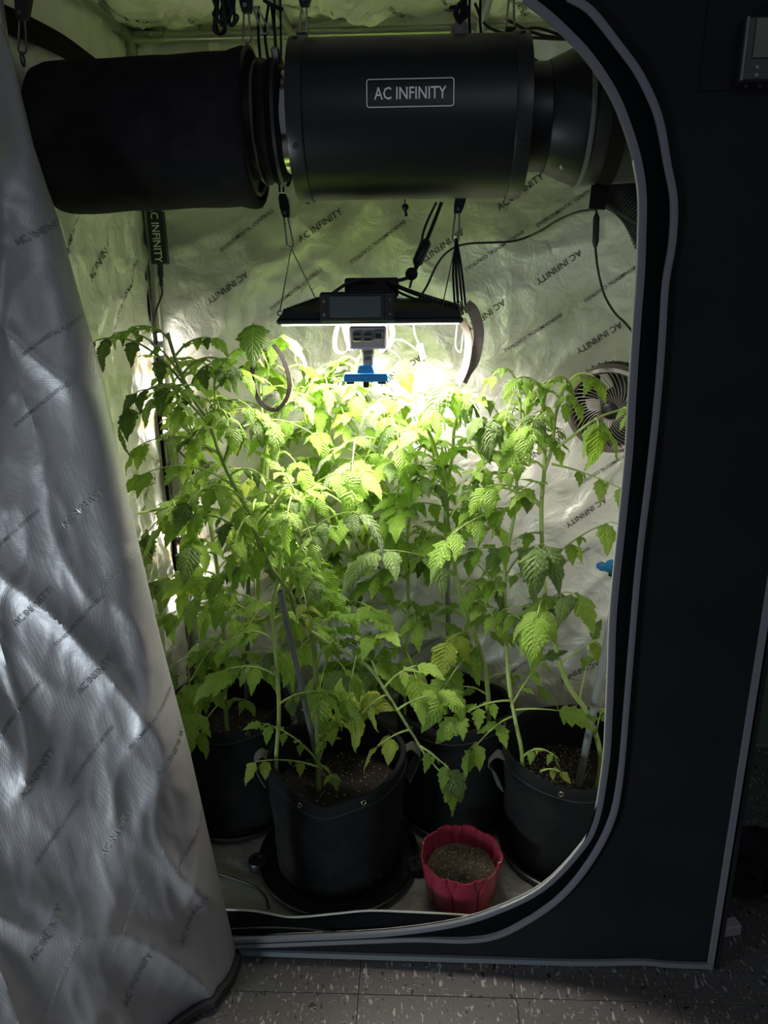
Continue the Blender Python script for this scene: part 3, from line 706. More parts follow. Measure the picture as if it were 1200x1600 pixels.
# ================================================================== LED CORNER BARS AND DRIVER
def led_bar(name, pts, label, n):
    a, b_ = pts; t = thing(name, b_, label, 'grow light')
    d = (b_ - a); L_ = d.length; d.normalize()
    MB().tube([a, b_], .0085, 4).build('housing', M['black_plastic'], t, smooth=False)
    for k in range(n):
        c = a + d * L_ * (k + .5) / n + Vector((.006, -.007, 0)); m = M['bar_warm'] if k % 4 == 2 else M['bar_diode']
        MB().box(c, (.009, .003, L_ / n * .5), None, .001).build('led', m, t, smooth=False)
    return t
led_bar('led_light_bar', (atY(247, 515, .555), atY(257, 688, .555)), 'upper vertical led light bar glowing in the left rear corner', 8)
led_bar('led_light_bar', (atY(272, 786, .553), atY(287, 955, .553)), 'lower vertical led light bar glowing behind the leaves at left', 6)
t = thing('power_adapter', atY(248, 415, .54), 'slim black lamp driver box hung in the left rear corner with white lettering', 'adapter')
c = atY(247, 372, .545); MB().box(c, (.036, .020, .110), None, .002).build('driver_case', M['black_plastic'], t, smooth=False)
mb = MB(); put_text(mb, 'AC INFINITY', .118, lambda x, y: Vector((c.x + x, c.y - .0106, c.z + y + .008)), R(-90), 1.15); mb.build('lettering', M['white_print'], t, smooth=False)
mb = MB().cyl(atY(250, 410, .54), atY(251, 432, .54), .0065, 10).cyl(atY(251, 430, .54), atY(252, 447, .54), .0045, 10); mb.build('plug', M['black_plastic'], t)
MB().tube(catmull([atY(252, 445, .54), atY(253, 460, .54), atY(244, 485, .54), atY(240, 510, .55)], 6), .0022, 6).build('cable', M['cable'], t)
t = thing('bar_cable', atY(290, 730, .54), 'black cable with ribbed plug dangling below the upper led bar', 'cable')
MB().tube(catmull([atY(262, 690, .55), atY(280, 705, .54), atY(292, 718, .53)], 6), .0024, 6).build('cable', M['cable'], t)
cp = [atY(292, 716, .53), atY(298, 728, .53), atY(301, 741, .53)]; q_ = catmull(cp, 8)
MB().tube(q_, [.0065 if i % 2 else .0045 for i in range(len(q_))], 10).build('plug', M['black_plastic'], t)

# ================================================================== GROW LIGHT (hanging board)
YL0, YL1 = .165, .37
pL, pR = atY(432, 508, YL0), atY(724, 506, YL0); ZL = (pL.z + pR.z) / 2
cx = (pL.x + pR.x) / 2; hw = (pR.x - pL.x) / 2; cy = (YL0 + YL1) / 2; hd = (YL1 - YL0) / 2
gl = thing('led_grow_light', (cx, cy, ZL), 'black flat led grow light hanging over the plants with finned top', 'grow light')
MB().box((cx, cy, ZL + .006), (2 * hw, 2 * hd, .010), None, .003).build('light_frame', M['black_plastic'], gl, smooth=False)
vs = []
for z, kx, ky in ((ZL + .011, .985, .96), (ZL + .022, .93, .90), (ZL + .040, .60, .55)):
    vs += [Vector((cx + a * hw * kx, cy + b_ * hd * ky, z)) for a, b_ in ((-1, -1), (1, -1), (1, 1), (-1, 1))]
MB().add(vs, [(i * 4 + k, i * 4 + (k + 1) % 4, (i + 1) * 4 + (k + 1) % 4, (i + 1) * 4 + k) for i in range(2) for k in range(4)] + [(8, 9, 10, 11), (3, 2, 1, 0)]).build('top_cover', M['black_plastic'], gl, smooth=False)
for k in range(11):
    for sx in (-1, 1):
        x = cx + sx * (hw * .56 + k * .0065)
        z = ZL + .040 - (abs(x - cx) / hw - .6) / .33 * .018 if abs(x - cx) > .6 * hw else ZL + .040
        MB().box((x, cy, z + .001), (.0022, hd * 1.25, .009), Matrix.Rotation(sx * .5, 3, 'Z') if 0 else None).build('fin', M['fan_band'], gl, smooth=False)
MB().box((cx, cy, ZL - .0005), (2 * hw * .955, 2 * hd * .90, .002)).build('led_board', M['diode'], gl, smooth=False)
ll = bpy.data.lights.new('board_light', 'AREA'); ll.shape = 'RECTANGLE'; ll.size = 2 * hw * .94; ll.size_y = 2 * hd * .88; ll.energy = BOARD_WATTS; ll.color = (1.0, .92, .85); ll.spread = R(146)
lo_ = bpy.data.objects.new('board_light', ll); COL.objects.link(lo_); lo_.parent = gl; lo_.location = Vector((cx, cy, ZL - .0022)) - WL[gl.name]
MB().box((atY(582, 445, .30).x, .30, ZL + .060), (.098, .10, .036), None, .003).build('driver_box', M['black_matte'], gl, smooth=False)
for k in range(6): MB().cyl((cx - hw * .97, 0, 0), (cx - hw * .97 + .001, 0, 0), .001, 6) if 0 else None
for px, py, yy in ((438, 500, .185), (497, 468, .34), (690, 490, .185), (716, 470, .34)):
    c = atY(px, py, yy); c.z = ZL + (.020 if yy < .3 else .028)
    MB().torus(c, .0045, .0012, (0, 1, 0), 12, 6).build('eyelet', M['chrome'], gl)
# hanging wires
for px, y0, ends in ((455, 388, ((438, 500, .185), (497, 468, .34))), (712, 378, ((690, 490, .185), (717, 470, .34)))):
    a = atY(px, y0, .29)
    for ex, ey, eY in ends:
        b_ = atY(ex, ey, eY); b_.z = ZL + (.022 if eY < .3 else .030)
        MB().tube([a, a.lerp(b_, .5), b_], .0011, 6).build('hanging_wire', M['chrome'], gl)
dc = atY(558, 480, .140)
t = thing('lamp_controller', (dc.x, .14, dc.z - .025), 'black controller with blank grey display mounted on front of the grow light', 'controller')
MB().box((dc.x, .153, dc.z), (.1285, .024, .050), None, .003).build('case', M['black_plastic'], t, smooth=False)
MB().box((dc.x - .002, .1405, dc.z), (.098, .0015, .040), None, .0005).build('screen_bezel', M['black_matte'], t, smooth=False)
MB().box((dc.x - .003, .1395, dc.z + .001), (.088, .0015, .034), None, .0005).build('screen', M['screen'], t, smooth=False)
for ox, oz in ((.056, .012), (.056, -.012), (-.057, -.012), (-.057, .010)):
    MB().cyl((dc.x + ox, .1415, dc.z + oz), (dc.x + ox, .1402, dc.z + oz), .0028, 3 if ox > 0 else 10).build('button', M['duct_grey'], t)
# ratchets above the lamp
h = ratchet('rope_ratchet_hanger', atY(441, 303, .29), atY(447, 340, .29), atY(454, 386, .29), 'black ratchet hanger holding the left wires of the grow light', wd=.020)
vrope(h, [atY(437, 300, .29), atY(434, 200, .29), atY(430, 100, .29), atY(428, -60, .29)], .0018); vrope(h, [atY(443, 300, .29), atY(441, 200, .29), atY(437, -60, .29)], .0018)
h = ratchet('rope_ratchet_hanger', atY(722, 295, .29), atY(714, 334, .29), atY(712, 378, .29), 'black ratchet hanger holding the right wires of the grow light', wd=.022)
vrope(h, [atY(716, 300, .29), atY(718, 150, .29), atY(722, -60, .29)], .0018)
for dx in (-4, 0, 5, 9): vrope(h, [atY(713, 372, .28), atY(712 + dx, 420, .275), atY(716 + dx * 1.4, 480 + dx, .26)], .0020, 'rope_tail')
vrope(h, [atY(722, 470, .26), atY(716, 500, .255), atY(712, 540, .25), atY(720, 550, .25), atY(724, 520, .25)], .0016, 'rope_tail', M['grey_cable'])
# cables over the lamp
t = thing('lamp_cables', atY(640, 440, .30), 'thick black power cables looping down onto the grow light with inline plug', 'cable')
MB().tube(catmull([atY(690, 316, .32), atY(677, 350, .32), atY(663, 385, .31), atY(650, 420, .30), atY(636, 434, .29), atY(614, 440, .28)], 7), .0034, 8).build('cable', M['cable'], t)
MB().tube(catmull([atY(682, 316, .32), atY(664, 355, .32), atY(656, 390, .31), atY(640, 450, .29)], 7), .0022, 8).build('cable', M['cable'], t)
MB().tube([atY(668, 374, .315), atY(665, 380, .315), atY(652, 410, .305), atY(651, 416, .305)], [.005, .0105, .010, .005], 12).build('inline_plug', M['black_plastic'], t)
MB().sphere(atY(643, 428, .295), .012, 10).build('cable_knot', M['black_matte'], t)
MB().tube(catmull([atY(612, 446, .27), atY(570, 438, .24), atY(545, 442, .23), atY(520, 458, .22), atY(510, 466, .21)], 6), .0030, 8).build('cable', M['cable'], t)
MB().tube(catmull([atY(605, 440, .25), atY(640, 455, .22), atY(680, 468, .21), atY(712, 478, .22), atY(722, 490, .24)], 6), .0040, 8).build('cable', M['cable'], t)
MB().tube(catmull([atY(600, 444, .26), atY(635, 462, .235), atY(670, 474, .23), atY(705, 483, .23)], 6), .0024, 8).build('cable', M['cable'], t)
t = thing('sensor_cable', atY(800, 370, .5), 'thin black cable drooping across the rear lining towards the duct sling', 'cable')
MB().tube(catmull([atY(930, 327, .20), atY(900, 332, .30), atY(870, 345, .42), atY(840, 363, .5), (atY(800, 377, .52)), atY(730, 381, .50), atY(700, 393, .45), atY(682, 415, .38), atY(668, 445, .30), atY(655, 466, .25)], 7), .0022, 6).build('cable', M['cable'], t)
t = thing('probe_cable', atY(930, 380, .14), 'black cable with inline connector dangling from the duct sling', 'cable')
MB().tube(catmull([atY(932, 320, .14), atY(932, 335, .14)], 3), .0018, 6).build('cable', M['cable'], t)
MB().tube([atY(932, 333, .14), atY(932, 340, .14), atY(930.5, 378, .14), atY(930, 386, .14)], [.0022, .0052, .0052, .0030], 10).build('connector', M['black_plastic'], t)
MB().tube(catmull([atY(930, 384, .14), atY(934, 420, .15), atY(944, 460, .17), atY(960, 488, .19), atY(978, 506, .20), atY(996, 530, .21), atY(1012, 560, .2)], 6), .0021, 6).build('cable', M['cable'], t)
t = thing('fan_cable', atY(975, 345, .2), 'black fan cable running right from the duct sling behind the tent front', 'cable')
MB().tube(catmull([atY(945, 318, .15), atY(965, 332, .17), atY(985, 343, .2), atY(1015, 356, .22)], 6), .0034, 6).build('cable', M['cable'], t)
MB().tube(catmull([atY(945, 324, .16), atY(962, 334, .17), atY(978, 352, .2), atY(990, 372, .22), atY(1015, 390, .22)], 6), .0016, 6).build('cable', M['cable'], t)
t = thing('roof_cables', atY(850, 45, .4), 'black cables draped behind the right hanger under the roof', 'cable')
for a in ([(742, 5), (760, 40), (800, 55), (850, 60), (905, 62)], [(790, 30), (830, 50), (870, 58), (905, 52)], [(815, 48), (840, 44), (880, 56), (905, 60)], [(822, 85), (840, 96), (860, 110)]):
    MB().tube(catmull([atY(x, y, .45) for x, y in a], 5), .0028, 6).build('cable', M['cable'], t)
t = thing('fan_plug', atY(720, 45, .16), 'white plug with knotted black cable on top of the fan', 'plug')
MB().tube([atY(719, 57, .15), atY(719, 50, .15), atY(717, 38, .15), atY(716, 34, .15)], [.012, .014, .012, .006], 14).build('plug_body', M['white_case'], t)
MB().tube(catmull([atY(720, 38, .14), atY(712, 20, .14), atY(722, 5, .14), atY(730, 22, .14), atY(716, 30, .14), atY(726, 10, .14), atY(724, -40, .14)], 6), .0042, 6).build('cable', M['cable'], t)
t = thing('roof_rope', atY(738, 20, .25), 'taut doubled black rope rising beside the white plug', 'rope')
for x in (735, 752): MB().tube(catmull([atY(x, 58, .25), atY(x - 2, 20, .25), atY(x + 2, -50, .25)], 4), .0022, 6).build('rope', M['rope'], t)
t = thing('cord_toggle', atY(633, 338, .3), 'small black cord toggle hanging just below the fan', 'toggle')
MB().tube([atY(632, 300, .22), atY(633, 322, .22)], .001, 6).build('cord', M['rope'], t)
MB().sphere(atY(633, 324, .22), .0062, 10).build('knob', M['black_plastic'], t)
MB().tube([atY(633, 326, .22), atY(635, 338, .22)], [.002, .0026], 6).build('cord_end', M['rope'], t)

# webbing straps
def strap(name, pts, wd, m, label, side, th=.0018):
    P = catmull(pts, 8); o = MB().ribbon(P, wd, side, th).build(name, m); return tag(o, label, 'strap')
strap('webbing_strap', [atY(406, 512, .24), atY(403, 545, .24), atY(394, 580, .24), atY(398, 612, .245), (atY(412, 634, .25)), atY(432, 640, .27), atY(448, 622, .28), atY(452, 595, .28), atY(442, 560, .28), atY(427, 538, .28)], .009, M['strap_black'], 'black ribbed webbing loop hanging left of the grow light', lambda f, t: Vector((.75, .66, 0)))
strap('webbing_strap', [atY(728, 476, .25), atY(740, 488, .26), atY(748, 520, .27), atY(742, 560, .275), atY(730, 580, .27), atY(722, 597, .27)], .021, M['strap_brown'], 'wide brown webbing strap curling down at the right end of the grow light', lambda f, t: Vector((1, .3, 0)))
strap('webbing_strap', [atY(722, 498, .26), atY(732, 530, .265), atY(728, 570, .26), atY(716, 600, .26)], .016, M['strap_brown'], 'narrower brown webbing strap beside the wide one at the right of the grow light', lambda f, t: Vector((.8, -.6, 0)))
strap('webbing_strap', [atY(529, 506, .27), atY(524, 525, .27), atY(524, 545, .27), atY(533, 551, .27), atY(545, 547, .27), atY(542, 530, .27), atY(536, 506, .27)], .012, M['strap_brown'], 'brown webbing loop hanging just left of the white computer case', lambda f, t: Vector((.5, .86, 0)))
strap('webbing_strap', [atY(545, 506, .28), atY(546, 530, .28), atY(552, 546, .28), atY(558, 540, .28)], .009, M['strap_brown'], 'short brown webbing tail touching the left side of the white computer case', lambda f, t: Vector((.8, .6, 0)))
strap('webbing_strap', [atY(612, 506, .27), atY(613, 525, .27), atY(606, 545, .27), atY(597, 549, .27), atY(598, 535, .27)], .013, M['strap_brown'], 'brown webbing loop hanging just right of the white computer case', lambda f, t: Vector((.6, .8, 0)))
# small computer in a white case
c = atY(576, 526, .190)
t = thing('single_board_computer', (c.x, c.y, c.z - .02), 'small white computer case with usb and network ports under the grow light', 'computer')
MB().box(c, (.066, .05, .040), None, .003).build('case', M['white_case'], t, smooth=False)
for k, (px, py) in enumerate(((558, 526), (575, 526))):
    q = atY(px, py, .1625)
    MB().box(q, (.0150, .005, .0165), None, .0008).build('usb_port', M['steel'], t, smooth=False)
    for dz in (-.0042, .0042): MB().box(q + Vector((0, -.0026, dz)), (.0122, .0015, .0045)).build('port_slot', M['black_matte'], t, smooth=False)
q = atY(591, 524, .1625); MB().box(q, (.0165, .005, .0160), None, .0008).build('network_port', M['steel'], t, smooth=False); MB().box(q + Vector((0, -.0026, -.0005)), (.0105, .0015, .008)).build('port_slot', M['black_matte'], t, smooth=False)
q = atY(575, 556, .193); MB().box(q, (.021, .016, .034), None, .002).build('camera_mount', M['white_case'], t, smooth=False)
for dz in (-.004, .006): MB().box(q + Vector((0, -.009, dz)), (.016, .003, .006), None, .001).build('connector_block', M['grommet'], t, smooth=False)
def blue_bracket(name, c, sc_, label, rot=0.0):
    t = thing(name, Vector(c) - Vector((0, 0, .02 * sc_)), label, 'bracket'); Rm = Matrix.Rotation(rot, 3, 'Z'); c = Vector(c)
    def b(o, d, m, n): MB().box(c + Rm @ (Vector(o) * sc_), [q * sc_ for q in d], Rm, .0012).build(n, m, t, smooth=False)
    b((0, 0, 0), (.084, .026, .013), M['blue'], 'bar'); b((0, -.002, .0075), (.082, .022, .004), M['blue'], 'ridge')
    vs = [Vector((a * k, y, z)) for z, k in ((.008, .017), (.024, .0115)) for a, y in ((-1, -.010), (1, -.010), (1, .010), (-1, .010))]
    MB().add([c + Rm @ (v * sc_) for v in vs], [(0, 1, 5, 4), (1, 2, 6, 5), (2, 3, 7, 6), (3, 0, 4, 7), (4, 5, 6, 7), (3, 2, 1, 0)]).build('neck', M['blue'], t, smooth=False)
    for ox in (-.030, .0, .030): b((ox, 0, -.0085 if ox else -.012), (.015 if ox else .011, .014, .006 if ox else .013), M['black_plastic'], 'sensor_plug')
    for ox in (-.006, .006): b((ox, -.0135, -.001), (.0018, .001, .0018), M['black_matte'], 'screw_hole')
    return t
blue_bracket('blue_sensor_bracket', atY(572, 590, .193), .96, 'bright blue plastic sensor bracket hanging under the white computer case')
blue_bracket('blue_sensor_bracket', atY(956, 890, .32), .80, 'blue plastic sensor bracket with black plugs peeking past the tent door edge', -.9)
t = thing('blue_clip', atY(727, 656, .5), 'small bright blue clip with two round knobs among the leaves right of centre', 'clip')
for px, py, r_ in ((722, 647, .0075), (730, 656, .0082)): MB().sphere(atY(px, py, .42), r_, 12, (1, .6, 1)).build('blue_knob', M['blue'], t)
# ferrite cable
t = thing('ferrite_cable', atY(660, 560, .27), 'grey cable with ribbed ferrite barrel hanging right of the computer case', 'cable')
MB().tube(catmull([atY(612, 533, .26), atY(625, 531, .26), atY(638, 537, .26), atY(651, 547, .26)], 5), .0014, 6).build('cable', M['grey_cable'], t)
MB().tube(catmull([atY(646, 506, .26), atY(648, 522, .26), atY(655, 540, .26)], 5), .0014, 6).build('cable', M['grey_cable'], t)
a, b_ = atY(655, 538, .26), atY(662, 561, .26); q_ = [a.lerp(b_, k / 12) for k in range(13)]
MB().tube(q_, [.0062 if k in (1, 2, 3, 5, 7, 9, 11, 12) else .0056 for k in range(13)], 12).build('ferrite_barrel', M['grey_cable'], t)
MB().tube([b_, atY(664, 568, .26)], .0014, 6).build('cable_end', M['grey_cable'], t)

# ================================================================== CLIP FAN
fc = atY(958, 636, .43); yaw = R(28); FR = .094
t = thing('clip_fan', fc - Vector((0, 0, FR)), 'round black clip fan with spiral grille at the right edge of the door opening', 'fan')
Rm = Matrix.Rotation(-yaw, 3, 'Z') @ Matrix.Rotation(R(13), 3, 'X')
def F(v): return fc + Rm @ Vector(v)
def fl_lathe(prof, name, m, n=48, close=False):
    mb = MB().lathe(prof, (0, 0, 0), 'Y', n, close); mb.v = [F(v) for v in mb.v]; return mb.build(name, m, t)
fl_lathe([(FR - .012, -.020), (FR - .006, -.027), (FR + .002, -.026), (FR + .005, -.018), (FR + .004, -.004), (FR - .004, -.002)], 'front_ring', M['fan_ring'], 56)
fl_lathe([(FR - .003, -.003), (FR - .002, .030), (FR - .020, .048)], 'shroud', M['fan_body'], 56)
fl_lathe([(1e-4, .055), (.030, .054), (.034, .030), (.034, .020), (1e-4, .018)], 'motor', M['fan_body'], 32)
fl_lathe([(1e-4, -.030), (.012, -.030), (.018, -.026), (.019, -.018), (1e-4, -.016)], 'hub_cap', M['black_plastic'], 32)
rib0 = None
for k in range(44):
    pts = []
    for i in range(9):
        f_ = i / 8; a = f_ * .75 ; rr = lerp(.018, FR - .008, f_); pts.append(Vector((rr * math.cos(a), -.024 - .006 * math.sin(f_ * PI), rr * math.sin(a))))
    if rib0 is None:
        mb = MB().tube(pts, .0011, 4); me_o = mb
        me = bpy.data.meshes.new('grille_rib'); me.from_pydata(mb.v, [], mb.f); me.materials.append(M['grille']); me.shade_smooth()
        rib0 = me
    o = bpy.data.objects.new('grille_rib', rib0); COL.objects.link(o); o.parent = t
    o.matrix_local = Matrix.Translation(fc - WL[t.name]) @ (Rm @ Matrix.Rotation(2 * PI * k / 44, 3, 'Y')).to_4x4()
for k in range(5):
    vs = []
    for i in range(5):
        f_ = i / 4; rr = lerp(.022, FR - .012, f_); wd = lerp(.25, .62, f_)
        for q in range(5): a = 2 * PI * k / 5 + (q / 4 - .5) * 2 * wd; vs.append(F((rr * math.cos(a), .004 + (q / 4 - .5) * .020, rr * math.sin(a))))
    MB().add(vs, [(i * 5 + q, i * 5 + q + 1, (i + 1) * 5 + q + 1, (i + 1) * 5 + q) for i in range(4) for q in range(4)]).build('fan_blade', M['black_matte'], t)
for k in range(40):
    a = 2 * PI * k / 40
    mb = MB().tube([F(((FR - .003) * math.cos(a), -.002, (FR - .003) * math.sin(a))), F(((FR + .004) * math.cos(a + .06), .014, (FR + .004) * math.sin(a + .06))), F(((FR - .006) * math.cos(a + .13), .036, (FR - .006) * math.sin(a + .13)))], .0016, 4)
    mb.build('cage_rib', M['fan_body'], t)
MB().tube([F((0, .05, -.01)), F((.05, .06, -.05)), (XP, YB, fc.z - .08)], .009, 10).build('clamp_arm', M['fan_body'], t)
MB().box((XP - .003, YB - .005, fc.z - .09), (.034, .040, .05), None, .004).build('clamp', M['fan_body'], t, smooth=False)

# ================================================================== wall controller on the tent front, upper right
c = atY(1195, 76, -.03); t = thing('climate_controller', (c.x, -.02, c.z - .05), 'black climate controller with dim display fixed high on the tent front at right', 'controller')
q0, q1 = atY(1150, 128, -.032), atY(1240, 22, -.032); w_ = q1.x - q0.x; hh = q1.z - q0.z; cxx = (q0.x + q1.x) / 2; czz = (q0.z + q1.z) / 2
MB().box((cxx + .004, -.020, czz), (w_, .024, hh), None, .003).build('case', M['black_plastic'], t, smooth=False)
MB().box((cxx - w_ / 2 + .006, -.0335, czz), (.0022, .002, hh * .96)).build('chrome_edge', M['lilac_trim'], t, smooth=False)
MB().box((cxx + .008, -.0335, czz + .012), (w_ * .72, .002, hh * .60), None, .0005).build('screen', M['screen_green'], t, smooth=False)
for px, py in ((1183, 105), (1182, 117)): q = atY(px, py, -.033); MB().box(q, (.005, .002, .005), None, .0006).build('button', M['duct_grey'], t, smooth=False)
for px in (1166, 1188): MB().cyl(atY(px, 132, -.02), atY(px, 137, -.02), .003, 10).build('socket', M['black_matte'], t)
pa, pb = atY(1098, 142, -.006), atY(1150, -20, -.006)
MB().box(((pa.x + pb.x) / 2 + .04, -.0065, (pa.z + pb.z) / 2), (pb.x - pa.x + .09, .002, pb.z - pa.z), None, .0006).build('hook_patch', M['canvas'], t, smooth=False)

# ================================================================== behind the tent corner: bag and white block
t = thing('black_bag', atZ(1165, 1435, 0), 'slumped black cable bag on the tiles behind the tent corner', 'bag')
c0 = atZ(1162, 1440, 0) + Vector((.03, .10, 0))
mb = MB().sphere((0, 0, 0), 1, 28)
mb.v = [Vector((v.x * (.085 + .02 * fbm(v.x * 2, v.y * 2, v.z * 2)), v.y * .07, .075 + v.z * .072)) + Vector((.030 * fbm(v.x * 1.8, v.z * 2, v.y + 3, 3), .02 * fbm(v.z * 3, v.x * 2, 1.2), .022 * fbm(v.x * 2.4, v.y * 3, v.z * 2.2, 3))) + c0 for v in mb.v]
for i, v in enumerate(mb.v): v.z = max(v.z, .003)
mb.build('bag_body', M['canvas'], t)
MB().ribbon(catmull([c0 + Vector(v) for v in ((-.05, -.05, .10), (-.02, -.08, .15), (.02, -.07, .12), (.03, -.075, .06), (.06, -.08, .01))], 6), .016, (1, .3, 0), .002).build('bag_strap', M['strap_black'], t)
q = atZ(1142, 1463, 0); tag(MB().box((q.x, q.y + .012, .0125), (.040, .026, .025), Matrix.Rotation(.2, 3, 'Z'), .002).build('white_block', M['white_case'], None, smooth=False), 'small off-white block on the floor beside the tent corner', 'block')
# ================================================================== POTS
def fabric_pot(name, c, r, h, label, tabs=(), grom=(), dip=0.0, seed=0, soil_drop=.105, perl=260, hatch=None):
    c = Vector(c); t = thing(name, (c.x, c.y, .022), label, 'plant pot')
    def rim(a): return h + .008 * math.sin(2 * a + seed) + .005 * math.sin(5 * a + seed * 2) - dip * math.exp(-((a + PI / 2) / .45) ** 2)
    def rr(a, f_): return r * (1 + .02 * math.sin(3 * a + seed) + .014 * math.sin(7 * a + seed * 3)) * lerp(.93, 1.0, min(1, f_ * 1.6)) * (1 + .012 * math.sin(f_ * 9 + 2 * a))
    n = 72; rows = [0, .03, .12, .25, .4, .55, .7, .82, .9, .955, .98, 1.0]
    mb = MB(); vs = []
    for f_ in rows:
        for k in range(n):
            a = -PI + 2 * PI * k / n; q = rr(a, f_) * (.96 if f_ == 0 else 1); z = .024 + f_ * (rim(a) - .024)
            vs.append((c.x + q * math.cos(a), c.y + q * math.sin(a), z))
    inner = [1.0, .93, .80, .68]
    for f_ in inner:
        for k in range(n):
            a = -PI + 2 * PI * k / n; q = rr(a, f_) - .006; z = .024 + f_ * (rim(a) - .024) - (.001 if f_ == 1 else 0)
            vs.append((c.x + q * math.cos(a), c.y + q * math.sin(a), z))
    m = len(rows) + len(inner)
    mb.add(vs, [(i * n + k, i * n + (k + 1) % n, (i + 1) * n + (k + 1) % n, (i + 1) * n + k) for i in range(m - 1) for k in range(n)]); mb.build('fabric_wall', M['fabric_pot'], t)
    # hem band and stitching
    mb = MB(); vs = []
    for f_, o_ in ((.885, .0005), (.89, .0022), (.94, .003), (.99, .003), (1.006, .0015), (1.008, -.004), (1.0, -.0085), (.93, -.0085)):
        for k in range(n): a = -PI + 2 * PI * k / n; q = rr(a, min(f_, 1)) + o_; vs.append((c.x + q * math.cos(a), c.y + q * math.sin(a), .024 + f_ * (rim(a) - .024)))
    mb.add(vs, [(i * n + k, i * n + (k + 1) % n, (i + 1) * n + (k + 1) % n, (i + 1) * n + k) for i in range(7) for k in range(n)]); mb.build('hem', M['pot_hem'], t)
    pts = []
    for k in range(n + 1): a = -PI + 2 * PI * k / n; q = rr(a, .9) + .0032; pts.append((c.x + q * math.cos(a), c.y + q * math.sin(a), .024 + .905 * (rim(a) - .024)))
    MB().tube(pts, .0007, 4, cap=False).build('stitching', M['stitch'], t)
    for a in grom:
        a = R(a); q = rr(a, .95) + .0035; p = (c.x + q * math.cos(a), c.y + q * math.sin(a), .024 + .95 * (rim(a) - .024))
        MB().torus(p, .0050, .0017, (math.cos(a), math.sin(a), 0), 16, 6).build('grommet', M['grommet'], t)
    for a, ln, sw in tabs:
        a = R(a); q = rr(a, .9); o_ = Vector((math.cos(a), math.sin(a), 0)); s_ = Vector((-math.sin(a), math.cos(a), 0)); b0 = c + o_ * q; z = rim(a) - .02
        P = catmull([b0 + Vector((0, 0, z + .005)), b0 + o_ * .018 + Vector((0, 0, z + .012)), b0 + o_ * .036 + Vector((0, 0, z - .01)), b0 + o_ * .026 + Vector((0, 0, z - .030)), b0 + o_ * .006 + Vector((0, 0, z - ln))], 5)
        MB().ribbon(P, .030, lambda f__, t_: s_ + o_ * .4 * math.sin(f__ * 5) * sw, .002).build('handle', M['tab'], t)
    # soil
    zs = h - soil_drop; mb = MB(); vs = [(c.x, c.y, zs)]; fs = []; nr = 12
    for i in range(1, nr + 1):
        for k in range(48):
            a = 2 * PI * k / 48; q = (r * .965) * i / nr; x, y = c.x + q * math.cos(a), c.y + q * math.sin(a)
            vs.append((x, y, zs + .006 * fbm(x * 40, y * 40, seed, 3) + .003 * noise.noise(Vector((x * 160, y * 160, 0)))))
    fs += [(0, 1 + k, 1 + (k + 1) % 48) for k in range(48)]
    fs += [(1 + (i - 1) * 48 + k, 1 + (i - 1) * 48 + (k + 1) % 48, 1 + i * 48 + (k + 1) % 48, 1 + i * 48 + k) for i in range(1, nr) for k in range(48)]
    mb.add(vs, [f_[::-1] for f_ in fs]); mb.build('soil', M['soil'], t)
    perlite(t, c, r * .92, zs + .003, perl, .0017)
    return t, zs
def perlite(t, c, r, z, n, s):
    rng = random.Random(int(c[0] * 1000) + n); mb = MB()
    for _ in range(n):
        q = r * math.sqrt(rng.random()); a = rng.uniform(0, 2 * PI); k = s * rng.uniform(.5, 1.25); p = Vector((c[0] + q * math.cos(a), c[1] + q * math.sin(a), z + rng.uniform(-.001, .002)))
        mb.add([p + Vector(v) * k for v in ((1, 0, 0), (-.8, .3, 0), (0, 1, .2), (.1, -1, 0), (0, 0, .8), (0, 0, -.8))], [(0, 2, 4), (2, 1, 4), (1, 3, 4), (3, 0, 4), (2, 0, 5), (1, 2, 5), (3, 1, 5), (0, 3, 5)])
    mb.build('perlite', M['perlite'], t, smooth=False)['kind'] = 'stuff'
def saucer(c, r, label, feet=False):
    t = thing('pot_saucer', (c[0], c[1], .006), label, 'saucer', None)
    MB().lathe([(1e-4, .006), (r * .93, .006), (r, .012), (r + .004, .026), (r + .001, .0275), (r - .004, .024), (r - .010, .016), (r * .9, .015), (1e-4, .015)], (c[0], c[1], 0), 'Z', 64).build('dish', M['saucer'], t)
    MB().torus((c[0], c[1], .0165), r * .80, .0022, (0, 0, 1), 64, 6).build('ridge', M['saucer'], t)
    if feet:
        for a in (190, 262, 350, 70):
            p = Vector((c[0] + (r + .004) * math.cos(R(a)), c[1] + (r + .004) * math.sin(R(a)), 0))
            MB().lathe([(1e-4, .007), (.023, .007), (.025, .024), (.022, .030), (.012, .030), (.011, .024), (1e-4, .023)], p, 'Z', 24).build('caster_cup', M['saucer'], t)
    return t
PA, PB, PC, PD, PE = (-.170, .262), (-.452, .445), (.112, .448), (.382, .318), (-.165, .520)
saucer(PA, .186, 'black plastic saucer with corner cups under the front centre pot', True)
saucer(PB, .150, 'black plastic saucer under the left rear pot')
saucer(PD, .165, 'black plastic saucer under the right front pot')
saucer((.112, .455), .143, 'black plastic saucer under the rear pot behind the red pot')
potA, zA = fabric_pot('fabric_pot', (*PA, 0), .154, .302, 'black fabric pot in front centre with brass grommets and dusty base', ((8, .075, 1), (178, .07, -1)), (-112, -62, 30, 75), .018, 0.6)
potB, zB = fabric_pot('fabric_pot', (*PB, 0), .142, .325, 'black fabric pot at left rear behind the door flap', ((-10, .06, 1),), (-60, 20), 0, 2.2, perl=160)
potC, zC = fabric_pot('fabric_pot', (*PC, 0), .140, .325, 'black fabric pot at the back behind the small red pot', (), (-40, -140, 70), 0, 3.1, perl=160)
